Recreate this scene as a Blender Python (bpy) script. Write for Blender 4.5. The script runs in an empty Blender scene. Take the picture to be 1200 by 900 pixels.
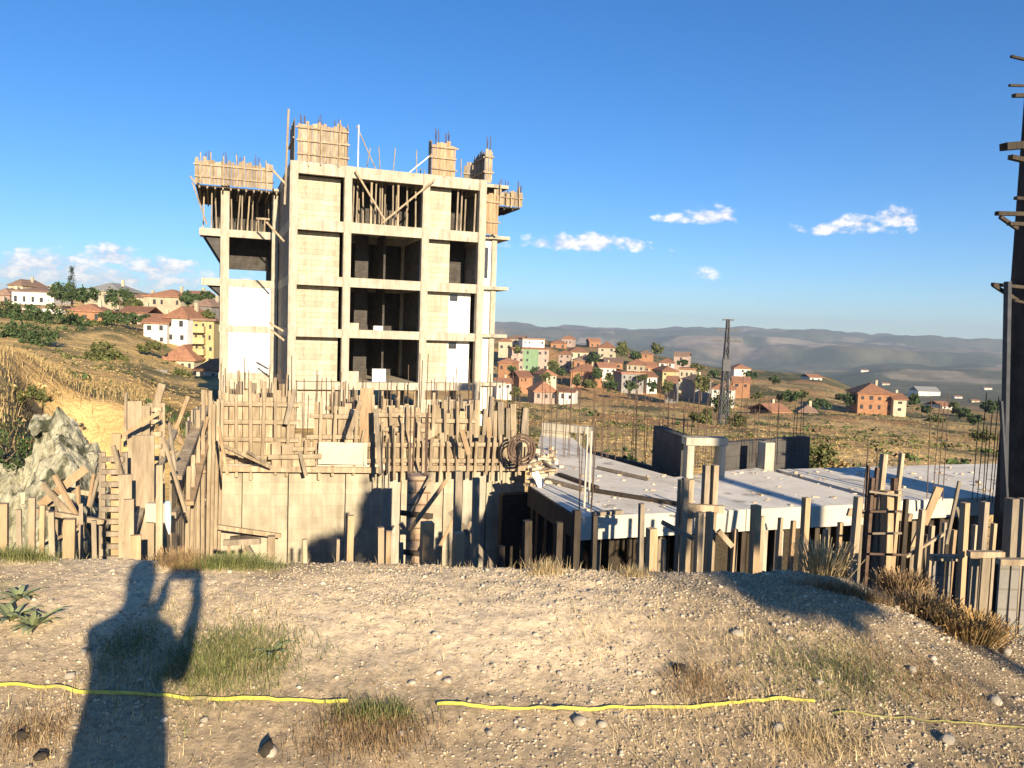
import bpy, math, random
import numpy as np
from mathutils import Vector, Matrix

S = bpy.context.scene
COL = S.collection
R = math.radians
rnd = random.Random(7)
nrs = np.random.RandomState(11)

# ------------------------------------------------------------ camera
FPX = 933.0
PITCH, ROLL, EYE = R(3.7), R(1.9), 1.6
_f = Vector((0, math.cos(PITCH), -math.sin(PITCH)))
_r = Vector((1, 0, 0))
_u = Vector((0, math.sin(PITCH), math.cos(PITCH)))
CU = _u * math.cos(ROLL) - _r * math.sin(ROLL)
CR = _r * math.cos(ROLL) + _u * math.sin(ROLL)
cam = bpy.data.objects.new('camera', bpy.data.cameras.new('camera'))
COL.objects.link(cam)
S.camera = cam
cam.data.sensor_width = 36.0
cam.data.lens = 36.0 * FPX / 1200.0
cam.data.clip_start = 0.02
cam.data.clip_end = 30000
m = Matrix((CR, CU, -_f)).transposed().to_4x4()
m.translation = Vector((0, 0, EYE))
cam.matrix_world = m

# ------------------------------------------------------------ light
SUN_AZ, SUN_EL = 22.0, 16.5            # the sun stands behind the camera, to its right, low
sun = bpy.data.objects.new('sun', bpy.data.lights.new('sun', 'SUN'))
COL.objects.link(sun)
sun.data.energy = 5.0
sun.data.angle = R(0.53)
sun.data.color = (1.0, 0.83, 0.60)
ce = math.cos(R(SUN_EL))
sd = Vector((-math.sin(R(SUN_AZ)) * ce, math.cos(R(SUN_AZ)) * ce, -math.sin(R(SUN_EL))))
sun.rotation_euler = sd.to_track_quat('-Z', 'Y').to_euler()
sun.location = (10, -20, 30)

S.view_settings.view_transform = 'Standard'
S.view_settings.look = 'None'
S.view_settings.exposure = 1.15
S.view_settings.gamma = 1.0
S.render.engine = 'CYCLES'
S.cycles.max_bounces = 5
S.cycles.diffuse_bounces = 3
S.cycles.volume_bounces = 0
S.cycles.use_denoising = True

def ray(px, py):
    return _f + CR * ((px - 600) / FPX) + CU * ((450 - py) / FPX)

def P(px, py, D):
    """world point seen at a photo pixel, at forward distance D"""
    d = ray(px, py)
    d = d * (D / d.y)
    return Vector((d.x, D, EYE + d.z))

def hz(px):
    return 390 + math.tan(ROLL) * (px - 600)

# sky with a few small cumulus clouds, laid out by direction
world = bpy.data.worlds.new('World')
S.world = world
world.use_nodes = True
nt = world.node_tree
nt.nodes.clear()
N = lambda t, **k: _mk(nt, t, **k)
def _mk(tree, t, **k):
    n = tree.nodes.new(t)
    for a, b in k.items():
        setattr(n, a, b)
    return n
L = nt.links.new
sky = N('ShaderNodeTexSky', sky_type='NISHITA', sun_disc=False)
sky.sun_elevation = R(SUN_EL)
sky.sun_rotation = R(180 - SUN_AZ)
sky.altitude = 900
sky.air_density = 1.0
sky.dust_density = 0.0
sky.ozone_density = 2.2
hs = N('ShaderNodeHueSaturation')
hs.inputs['Saturation'].default_value = 1.16
hs.inputs['Value'].default_value = 1.0
tint = N('ShaderNodeMixRGB', blend_type='MULTIPLY'); tint.inputs[0].default_value = 1; tint.inputs[2].default_value = (.74, .93, 1.22, 1)
L(sky.outputs[0], tint.inputs[1]); L(tint.outputs[0], hs.inputs['Color'])
tc = N('ShaderNodeTexCoord')
sp = N('ShaderNodeSeparateXYZ')
L(tc.outputs['Generated'], sp.inputs[0])
def M(op, a, b=None, c=None, clamp=False):
    n = N('ShaderNodeMath', operation=op, use_clamp=clamp)
    for i, v in enumerate((a, b, c)):
        if v is None: continue
        if hasattr(v, 'is_linked') or hasattr(v, 'links'): L(v, n.inputs[i])
        else: n.inputs[i].default_value = v
    return n.outputs[0]
ymax = M('MAXIMUM', sp.outputs[1], 0.05)
ax = M('DIVIDE', sp.outputs[0], ymax)
ez = M('DIVIDE', sp.outputs[2], ymax)
cb = N('ShaderNodeCombineXYZ')
L(ax, cb.inputs[0]); L(M('MULTIPLY', ez, 1.7), cb.inputs[1])
nz = N('ShaderNodeTexNoise'); nz.inputs['Scale'].default_value = 38; nz.inputs['Detail'].default_value = 7; nz.inputs['Roughness'].default_value = 0.62
L(cb.outputs[0], nz.inputs['Vector'])
nz2 = N('ShaderNodeTexNoise'); nz2.inputs['Scale'].default_value = 9; nz2.inputs['Detail'].default_value = 4
L(cb.outputs[0], nz2.inputs['Vector'])
tot = None
#        px   py   rx   ry  strength
CL = [(656, 285, 42, 12, .95), (694, 286, 34, 15, 1.05), (736, 286, 28, 9, .75), (690, 289, 90, 7, .5), (835, 254, 34, 13, 1.0), (806, 257, 38, 8, .6),
      (1050, 257, 27, 16, 1.05), (1004, 262, 28, 11, .9), (972, 270, 40, 9, .8), (1010, 268, 70, 7, .5), (827, 323, 15, 9, .5),
      (130, 300, 32, 17, 1.05), (45, 312, 100, 20, .95), (185, 315, 60, 16, .95), (-40, 308, 60, 18, .9), (100, 326, 190, 18, .85),
      (30, 334, 60, 9, .7), (-260, 300, 140, 30, .9), (1420, 290, 90, 20, .8)]
for (px, py, rx, ry, st) in CL:
    d = ray(px, py)
    cx, cy = d.x / d.y, d.z / d.y
    dx = M('DIVIDE', M('SUBTRACT', ax, cx), rx / FPX)
    dy0 = M('SUBTRACT', ez, cy)
    dy = M('DIVIDE', dy0, ry / FPX)
    # flat base: below the centre the falloff is quicker
    dyb = M('MULTIPLY', M('MINIMUM', dy, 0.0), 1.0)
    r2 = M('ADD', M('ADD', M('MULTIPLY', dx, dx), M('MULTIPLY', dy, dy)), M('MULTIPLY', dyb, dyb))
    e = M('MULTIPLY', M('SUBTRACT', 1.25, r2), st)
    tot = e if tot is None else M('MAXIMUM', tot, e)
nn = M('MULTIPLY', M('SUBTRACT', nz.outputs['Fac'], 0.54), 5.2)
den = M('ADD', tot, nn)
den = M('MULTIPLY', den, 1.0, clamp=True)
inside = M('MULTIPLY', M('ADD', tot, 0.55), 1.4, clamp=True)
den = M('MULTIPLY', M('MULTIPLY', den, inside), 0.88)
den = M('MULTIPLY', den, M('GREATER_THAN', sp.outputs[1], 0.1))
lit = N('ShaderNodeMixRGB')
lit.inputs[1].default_value = (5.2, 5.6, 7.0, 1)
lit.inputs[2].default_value = (11.0, 10.4, 9.6, 1)
L(M('MULTIPLY', M('SUBTRACT', nz.outputs['Fac'], 0.40), 4.5, clamp=True), lit.inputs[0])
mx = N('ShaderNodeMixRGB')
L(den, mx.inputs[0]); L(hs.outputs[0], mx.inputs[1]); L(lit.outputs[0], mx.inputs[2])
bg = N('ShaderNodeBackground'); bg.inputs['Strength'].default_value = 0.060
L(mx.outputs[0], bg.inputs['Color'])
wo = N('ShaderNodeOutputWorld'); L(bg.outputs[0], wo.inputs['Surface'])

# ------------------------------------------------------------ materials
MATS = {}
def material(name, c1, c2, scale=6.0, rough=0.9, bump=0.0, bscale=None, island=0.0, stretch=(1, 1, 1), spots=None,
             boards=None, spec=0.2, detail=6, objrand=0.0, metal=0.0, streak=0.0):
    """two-tone noise material in object space; island = brightness jitter per loose piece"""
    if name in MATS: return MATS[name]
    mt = bpy.data.materials.new(name); mt.use_nodes = True
    t = mt.node_tree; t.nodes.clear()
    n = lambda ty, **k: _mk(t, ty, **k)
    l = t.links.new
    out = n('ShaderNodeOutputMaterial'); b = n('ShaderNodeBsdfPrincipled')
    l(b.outputs[0], out.inputs[0])
    b.inputs['Roughness'].default_value = rough
    b.inputs['Specular IOR Level'].default_value = spec
    b.inputs['Metallic'].default_value = metal
    co = n('ShaderNodeTexCoord'); mp = n('ShaderNodeMapping')
    l(co.outputs['Object'], mp.inputs[0]); mp.inputs['Scale'].default_value = stretch
    no = n('ShaderNodeTexNoise'); no.inputs['Scale'].default_value = scale; no.inputs['Detail'].default_value = detail
    no.inputs['Roughness'].default_value = 0.65
    l(mp.outputs[0], no.inputs['Vector'])
    rp = n('ShaderNodeMapRange'); rp.inputs[1].default_value = 0.34; rp.inputs[2].default_value = 0.68
    l(no.outputs['Fac'], rp.inputs[0])
    mxx = n('ShaderNodeMixRGB'); mxx.inputs[1].default_value = (*c1, 1); mxx.inputs[2].default_value = (*c2, 1)
    l(rp.outputs[0], mxx.inputs[0])
    cur = mxx.outputs[0]
    if spots:                                   # (colour, scale, threshold)
        n2 = n('ShaderNodeTexNoise'); n2.inputs['Scale'].default_value = spots[1]; n2.inputs['Detail'].default_value = 5
        l(mp.outputs[0], n2.inputs['Vector'])
        r2 = n('ShaderNodeMapRange'); r2.inputs[1].default_value = spots[2]; r2.inputs[2].default_value = spots[2] + 0.10
        l(n2.outputs['Fac'], r2.inputs[0])
        m2 = n('ShaderNodeMixRGB'); l(r2.outputs[0], m2.inputs[0]); l(cur, m2.inputs[1]); m2.inputs[2].default_value = (*spots[0], 1)
        cur = m2.outputs[0]
    if boards:                                  # seams left by form boards, blocks or tiles: (w, h, mortar, colour)
        sx = n('ShaderNodeSeparateXYZ'); l(co.outputs['Object'], sx.inputs[0])
        ad = n('ShaderNodeMath', operation='ADD'); l(sx.outputs[0], ad.inputs[0]); l(sx.outputs[1], ad.inputs[1])
        cx = n('ShaderNodeCombineXYZ'); l(ad.outputs[0], cx.inputs[0]); l(sx.outputs[2], cx.inputs[1])
        br = n('ShaderNodeTexBrick'); br.inputs['Scale'].default_value = 1.0
        br.inputs['Brick Width'].default_value = boards[0]; br.inputs['Row Height'].default_value = boards[1]
        br.inputs['Mortar Size'].default_value = boards[2]; br.inputs['Mortar Smooth'].default_value = 0.3
        br.inputs['Color1'].default_value = (1, 1, 1, 1); br.inputs['Color2'].default_value = (.8, .8, .8, 1)
        br.inputs['Mortar'].default_value = (*boards[3], 1)
        l(cx.outputs[0], br.inputs['Vector'])
        m3 = n('ShaderNodeMixRGB', blend_type='MULTIPLY'); m3.inputs[0].default_value = 1
        l(cur, m3.inputs[1]); l(br.outputs['Color'], m3.inputs[2]); cur = m3.outputs[0]
    if streak:                                  # run-down stains and pour marks
        ms = n('ShaderNodeMapping'); l(co.outputs['Object'], ms.inputs[0]); ms.inputs['Scale'].default_value = (3.2, 3.2, .35)
        ns = n('ShaderNodeTexNoise'); ns.inputs['Scale'].default_value = 1.5; ns.inputs['Detail'].default_value = 7; ns.inputs['Roughness'].default_value = .7
        l(ms.outputs[0], ns.inputs['Vector'])
        rs_ = n('ShaderNodeMapRange'); rs_.inputs[1].default_value = .36; rs_.inputs[2].default_value = .62; rs_.inputs[3].default_value = 1 - streak; rs_.inputs[4].default_value = 1.08
        l(ns.outputs['Fac'], rs_.inputs[0])
        m4 = n('ShaderNodeMixRGB', blend_type='MULTIPLY'); m4.inputs[0].default_value = 1; l(cur, m4.inputs[1]); l(rs_.outputs[0], m4.inputs[2]); cur = m4.outputs[0]
    if island or objrand:
        g = n('ShaderNodeNewGeometry'); oi = n('ShaderNodeObjectInfo')
        a = n('ShaderNodeMath', operation='MULTIPLY_ADD'); l(g.outputs['Random Per Island'], a.inputs[0]); a.inputs[1].default_value = 2 * island; a.inputs[2].default_value = 1 - island
        c = n('ShaderNodeMath', operation='MULTIPLY_ADD'); l(oi.outputs['Random'], c.inputs[0]); c.inputs[1].default_value = 2 * objrand; c.inputs[2].default_value = -objrand
        ab = n('ShaderNodeMath', operation='ADD'); l(a.outputs[0], ab.inputs[0]); l(c.outputs[0], ab.inputs[1])
        h = n('ShaderNodeHueSaturation'); l(cur, h.inputs['Color']); l(ab.outputs[0], h.inputs['Value']); cur = h.outputs[0]
    l(cur, b.inputs['Base Color'])
    if bump:
        nb = n('ShaderNodeTexNoise'); nb.inputs['Scale'].default_value = bscale or scale * 4; nb.inputs['Detail'].default_value = 6
        l(mp.outputs[0], nb.inputs['Vector'])
        bu = n('ShaderNodeBump'); bu.inputs['Strength'].default_value = 0.8; bu.inputs['Distance'].default_value = bump
        l(nb.outputs['Fac'], bu.inputs['Height']); l(bu.outputs[0], b.inputs['Normal'])
    MATS[name] = mt
    return mt

CONC = material('cast_concrete', streak=.30, c1=(.36, .325, .25), c2=(.52, .47, .375), scale=0.9, rough=.9, bump=.01, bscale=9, spots=((.30, .27, .22), 1.6, .60))
CONCB = material('board_marked_concrete', streak=.18, c1=(.43, .39, .29), c2=(.55, .50, .385), scale=1.1, rough=.9, bump=.01, bscale=9, boards=(2.4, .3, .012, (.62, .58, .5)), spots=((.36, .32, .25), 2.2, .61))
CONCW = material('retaining_concrete', streak=.24, c1=(.36, .315, .225), c2=(.54, .48, .355), scale=1.6, rough=.9, bump=.015, bscale=8, boards=(6.3, .26, .008, (.82, .8, .74)), spots=((.36, .31, .22), 1.3, .60), detail=9, stretch=(1, 1, .7))
CONCP = material('pale_slab_concrete', (.44, .39, .30), (.64, .58, .47), 0.7, .9, .01, 12, spots=((.32, .30, .27), .9, .60), detail=8)
CONCD = material('shade_dark_concrete', (.06, .057, .054), (.12, .114, .105), 0.9, .95, .01, 9, boards=(1.2, .3, .01, (.6, .6, .6)))  # concrete darkened in colour to stand in for shade
INNER = material('interior_shade_concrete', (.055, .05, .045), (.10, .093, .083), 2.0, .95, .01, 12, boards=(.4, .2, .012, (.7, .68, .62)))  # block concrete with the shade of the rooms put into its colour
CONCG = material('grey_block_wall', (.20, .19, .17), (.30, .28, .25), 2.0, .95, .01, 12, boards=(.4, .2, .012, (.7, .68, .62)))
WHITE = material('white_plaster', (.72, .70, .65), (.82, .80, .76), 1.2, .85, boards=(.5, .25, .008, (.86, .84, .8)), streak=.12)
SLABT = material('sunlit_slab_top', (.60, .55, .45), (.82, .76, .64), 1.1, .9, .01, 12, spots=((.40, .36, .29), 1.7, .60), detail=8)  # lighter copy of the slab concrete, brightened in colour for the grazing sun
WOOD = material('raw_board_wood', streak=.30, c1=(.25, .19, .12), c2=(.46, .37, .25), scale=2.0, rough=.8, bump=.003, bscale=18, island=.22, stretch=(6, 6, 1), objrand=.12, spots=((.34, .24, .14), 1.4, .62))
WOODH = material('raw_board_wood_flat', streak=.30, c1=(.26, .20, .13), c2=(.46, .375, .255), scale=2.0, rough=.8, bump=.003, bscale=18, island=.22, stretch=(1, 1, 6), objrand=.12)
WOODO = material('orange_board_wood', streak=.30, c1=(.34, .23, .13), c2=(.49, .35, .21), scale=2.0, rough=.8, bump=.003, bscale=18, island=.15, stretch=(6, 6, 1), objrand=.10)
WOODG = material('grey_weathered_wood', streak=.30, c1=(.20, .165, .12), c2=(.34, .28, .20), scale=2.0, rough=.9, bump=.003, bscale=18, island=.25, stretch=(6, 6, 1), objrand=.15)
WOODD = material('dark_and_shade_wood', (.035, .028, .022), (.075, .06, .045), 2.0, .9, .003, 18, island=.25, stretch=(6, 6, 1), objrand=.2)  # dark wood; on shaded posts and props the tone carries their shade
REBAR = material('rusty_rebar', (.09, .06, .045), (.16, .11, .08), 12, .8, metal=.3)
STEEL = material('dark_galvanised_steel', (.06, .065, .07), (.10, .10, .11), 5, .6, metal=.5)
SCREE = material('grey_green_rock', (.22, .215, .15), (.50, .47, .34), 3.2, .97, .06, 7, spots=((.07, .075, .045), 3.4, .54), detail=10, stretch=(1.6, 1, .6))  # dark spots paint the shade of crevices into the rock
STONE = material('pale_limestone', (.26, .225, .17), (.44, .39, .31), 9, .95, .01, 30, island=.3, objrand=.15)
GLASS = material('dark_window_glass', (.03, .032, .038), (.06, .065, .075), 3, .15, spec=.5)

# ------------------------------------------------------------ mesh helpers
class MB:
    def __init__(self): self.v = []; self.f = []; self.mi = []; self.cur = 0
    def add(self, vs, fs):
        k = len(self.v); self.v += [tuple(p) for p in vs]
        for q in fs: self.f.append(tuple(k + i for i in q)); self.mi.append(self.cur)
        return self
    def beam(self, p0, p1, w, h=None, up=None):
        """rectangular bar; w across, h along 'up'"""
        h = h or w
        p0 = Vector(p0); p1 = Vector(p1); d = (p1 - p0).normalized()
        if up is None: up = Vector((0, 0, 1)) if abs(d.z) < .9 else Vector((-math.sin(TH), math.cos(TH), 0))
        up = Vector(up)
        a = d.cross(up).normalized(); b = a.cross(d).normalized()
        c = []
        for p in (p0, p1):
            for s, t in ((-1, -1), (1, -1), (1, 1), (-1, 1)): c.append(p + a * (s * w / 2) + b * (t * h / 2))
        return self.add(c, [(3, 2, 1, 0), (4, 5, 6, 7), (0, 1, 5, 4), (1, 2, 6, 5), (2, 3, 7, 6), (3, 0, 4, 7)])
    def box(self, c, sx, sy, sz, rot=0.0):
        """c = centre of the base"""
        ca, sa = math.cos(rot), math.sin(rot); c = Vector(c); vs = []
        for z in (0, sz):
            for x, y in ((-sx/2, -sy/2), (sx/2, -sy/2), (sx/2, sy/2), (-sx/2, sy/2)):
                vs.append((c.x + x*ca - y*sa, c.y + x*sa + y*ca, c.z + z))
        return self.add(vs, [(3, 2, 1, 0), (4, 5, 6, 7), (0, 1, 5, 4), (1, 2, 6, 5), (2, 3, 7, 6), (3, 0, 4, 7)])
    def prism(self, pts, z0, z1):
        n = len(pts)
        a = sum(pts[i][0]*pts[(i+1) % n][1] - pts[(i+1) % n][0]*pts[i][1] for i in range(n))
        if a < 0: pts = pts[::-1]
        vs = [(p[0], p[1], z0) for p in pts] + [(p[0], p[1], z1) for p in pts]
        return self.add(vs, [tuple(range(n))[::-1], tuple(range(n, 2*n))] + [(i, (i+1) % n, n + (i+1) % n, n + i) for i in range(n)])
    def cyl(self, p0, p1, r0, r1=None, n=8):
        r1 = r0 if r1 is None else r1
        p0 = Vector(p0); p1 = Vector(p1); d = (p1 - p0).normalized()
        a = d.cross(Vector((0, 0, 1)) if abs(d.z) < .9 else Vector((1, 0, 0))).normalized(); b = a.cross(d)
        vs = [p + (a * math.cos(2*math.pi*i/n) + b * math.sin(2*math.pi*i/n)) * r for p, r in ((p0, r0), (p1, r1)) for i in range(n)]
        return self.add(vs, [tuple(range(n)), tuple(range(2*n-1, n-1, -1))] + [(i, n+i, n+(i+1) % n, (i+1) % n) for i in range(n)])
    def build(self, name, mt, parent=None, smooth=False, base=None):
        V = np.array(self.v, dtype=float)
        lo, hi = V.min(0), V.max(0)
        o = Vector(base) if base is not None else Vector(((lo[0]+hi[0])/2, (lo[1]+hi[1])/2, lo[2]))
        me = bpy.data.meshes.new(name)
        me.from_pydata((V - np.array(o)).tolist(), [], self.f)
        if isinstance(mt, (list, tuple)):
            for q in mt: me.materials.append(q)
            me.polygons.foreach_set('material_index', self.mi)
        else: me.materials.append(mt)
        if smooth: me.polygons.foreach_set('use_smooth', [True] * len(me.polygons))
        me.update()
        ob = bpy.data.objects.new(name, me); COL.objects.link(ob)
        if parent is not None:
            ob.parent = parent
            ob.location = o - wloc(parent)
        else: ob.location = o
        return ob

def wloc(o):
    l = Vector(o.location)
    while o.parent is not None: o = o.parent; l += Vector(o.location)
    return l

def tag(o, label, cat, group=None):
    o['label'] = label; o['category'] = cat
    if group: o['group'] = group
    return o
def kind(o, k):
    o['kind'] = k; return o
def thing(name, loc, label, cat, group=None):
    o = bpy.data.objects.new(name, None); COL.objects.link(o); o.location = loc
    o.empty_display_size = .3
    return tag(o, label, cat, group)
ORD = 'first second third fourth fifth sixth seventh eighth ninth tenth eleventh twelfth thirteenth fourteenth fifteenth sixteenth seventeenth eighteenth nineteenth twentieth'.split()
ORD += ['twenty-' + x for x in ORD[:9]] + ['thirtieth'] + ['thirty-' + x for x in ORD[:9]]

# ------------------------------------------------------------ value noise in numpy
def vnoise(x, y, seed=0):
    xi = np.floor(x).astype(np.int64); yi = np.floor(y).astype(np.int64)
    fx = x - xi; fy = y - yi
    fx = fx*fx*(3-2*fx); fy = fy*fy*(3-2*fy)
    def h(a, b):
        n = (a * 374761393 + b * 668265263 + seed * 144269) & 0x7fffffff
        n = ((n ^ (n >> 13)) * 1274126177) & 0x7fffffff
        return ((n ^ (n >> 16)) & 0xffff) / 65535.0
    return (h(xi, yi)*(1-fx) + h(xi+1, yi)*fx)*(1-fy) + (h(xi, yi+1)*(1-fx) + h(xi+1, yi+1)*fx)*fy
def fbm(x, y, seed=0, oct=4):
    t = 0; a = .5
    for o in range(oct):
        t = t + a * (vnoise(x * 2**o, y * 2**o, seed + o) - .5); a *= .5
    return t * 2
def sst(x, a, b):
    t = np.clip((x - a) / (b - a), 0, 1); return t*t*(3-2*t)

# ------------------------------------------------------------ terrain
COLS = [-400, 0, 120, 230, 330, 450, 600, 700, 850, 950, 1050, 1200, 1700]
ROWS = [20, 30, 50, 80, 110, 150, 200, 280, 350, 450, 700, 1200, 2200, 3500, 5000, 7000]
TZ = {
 -400: [.5, .5, 0, 0, 1, 3.5, 6, 8, 6, 3, 0, -10, -20, 0, 20, 40],
 0:    [.2, .3, -.3, -1.2, .3, 3.2, 6, 8, 6, 3, 0, -10, -20, 0, 20, 40],
 120:  [-1.2, -1.5, -2.0, -2.6, -1.0, 1.8, 5.5, 7.5, 6, 3, 0, -10, -20, 0, 20, 40],
 230:  [-3, -3, -4, -4.8, -4.5, 0.8, 5.0, 6, 4, 2, 0, -10, -20, 0, 20, 40],
 330:  [-4, -4, -4.2, -4.8, -5, -4.6, -3, -1, 0, 0, -5, -15, -30, 0, 20, 50],
 450:  [-4, -4, -4, -4.8, -6.5, -9, -11, -9, -3, -2, -10, -30, -50, -15, 25, 55],
 600:  [-3.4, -3.4, -4.5, -6.8, -9, -12, -14.5, -11.6, -4.5, -2, -12, -45, -80, -30, 35, 40],
 700:  [-3.4, -3.4, -4.5, -6.8, -9.2, -12.2, -14.5, -12, -5.2, -4.5, -22, -55, -90, -30, 40, 50],
 850:  [-3.4, -3.4, -5, -7.2, -9.7, -12.6, -15, -14, -13, -16, -50, -75, -85, -30, 42, 46],
 950:  [-3.4, -3.5, -5, -7.4, -9.8, -12.4, -14.6, -14, -13.2, -18, -50, -75, -85, -25, 48, 50],
 1050: [-3.4, -3.7, -5.2, -7.8, -10.4, -12.8, -15, -19, -24, -32, -48, -62, -62, -15, 50, 48],
 1200: [-3.4, -3.9, -5.4, -8.2, -10.8, -13.5, -16, -21, -28, -36, -46, -56, -55, -15, 45, 40],
 1700: [-3.4, -3.9, -5.4, -8.2, -10.8, -13.5, -16, -21, -28, -36, -46, -56, -55, -15, 45, 40]}
_TA = np.array([TZ[c] for c in COLS], dtype=float)

def cubic1(tab, f):
    """Catmull-Rom along last axis index f (array), tab (n, m) gathered per column index"""
    return None

def base_z(x, y):
    """broad shape of the land beyond the site"""
    yy = np.maximum(y, 1.0)
    px = np.clip(600 + FPX * x / yy, -400, 1700)
    r = np.clip(np.where(y > 1, np.sqrt(x*x + y*y) / np.sqrt(1 + np.minimum((x/yy)**2, .5)), 20), 20, 7000)
    ci = np.clip(np.searchsorted(COLS, px, side='right') - 1, 0, len(COLS) - 2)
    cc = np.array(COLS, dtype=float)
    fc = (px - cc[ci]) / (cc[ci+1] - cc[ci]); fc = fc*fc*(3-2*fc)
    lr = np.log(r); lR = np.log(np.array(ROWS, dtype=float))
    ri = np.clip(np.searchsorted(lR, lr, side='right') - 1, 0, len(ROWS) - 2)
    t = (lr - lR[ri]) / (lR[ri+1] - lR[ri])
    def rowv(c):
        n = len(ROWS)
        p0 = _TA[c, np.maximum(ri-1, 0)]; p1 = _TA[c, ri]; p2 = _TA[c, ri+1]; p3 = _TA[c, np.minimum(ri+2, n-1)]
        # monotone-ish hermite
        m1 = (p2 - p0) / 2; m2 = (p3 - p1) / 2
        t2 = t*t; t3 = t2*t
        return (2*t3-3*t2+1)*p1 + (t3-2*t2+t)*m1*.7 + (-2*t3+3*t2)*p2 + (t3-t2)*m2*.7
    z = rowv(ci) * (1 - fc) + rowv(ci + 1) * fc
    z = z + fbm(x / 30, y / 30, 3, 4) * np.clip((r - 25) / 60, 0, 1) * 1.3 + fbm(x / 5, y / 5, 4, 4) * np.clip((r - 18) / 30, 0, 1) * .35
    z = z + fbm(x / 420, y / 420, 9, 5) * np.clip((r - 900) / 2000, 0, 1) * 70
    return z

EDGEX = [-40, -9, -2.8, -1.4, 0, .93, 1.4, 1.7, 2.15, 2.6, 2.9, 8, 40]
EDGEY = [4.2, 4.2, 4.25, 4.3, 4.36, 4.4, 4.42, 4.5, 4.6, 4.5, 4.3, 4.0, 4.0]
def edge_y(x):
    return np.interp(x, EDGEX, EDGEY) + .12 * fbm(x * 1.7, x * 0 + 3.3, 5, 3)

PITZ = -4.9
def ground_z(x, y):
    x = np.asarray(x, dtype=float); y = np.asarray(y, dtype=float)
    far = base_z(x, y)
    # the site: bank where the photographer stands
    near = 0.03 * fbm(x * .9, y * .9, 21, 4) + .010 * fbm(x * 4, y * 4, 22, 4) + .010 * fbm(x * 13, y * 13, 23, 3) + .012 * np.abs(fbm(x * 2.2 + y, y * 5, 24, 3))
    near = near + .025 * np.exp(-((y - edge_y(x) + .45) / .4)**2)
    near = near + .30 * sst(y, 2.0, 4.6) * (1 - .85 * sst(x, 1.5, 2.7)) * (1 - sst(y, 6.5, 9))
    near = near - .10 * sst(x, 2.0, 5.0) * sst(y, 2.5, 4.5)
    # left rim of the pit
    rim = sst(-x / np.maximum(y, 1), .52, .66) * sst(y, 9.0, 12.5)
    rz = np.where(y > 22, far, np.interp(y, [0, 9, 12, 16, 22], [-2.6, -2.3, -1.8, -1.0, .2]))
    pit = PITZ + .25 * fbm(x * .6, y * .6, 31, 4)
    pit = pit * (1 - rim) + (rz + .3 * fbm(x * .8, y * .8, 33, 4)) * rim
    e = edge_y(x)
    k = sst(y, e, e + 1.1)
    site = near * (1 - k) + pit * k
    # back of the pit runs out into the land behind it
    b = sst(y, 27.5, 31.5)
    z = site * (1 - b) + far * b
    ob = np.maximum(sst(-x, 18, 26), sst(x, 24, 32)) * sst(y, 6, 12)
    z = z * (1 - ob) + np.where(y > 20, far, 0.0 * far) * ob
    return z
def gz(x, y): return float(ground_z(np.array([x]), np.array([y]))[0])

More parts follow.
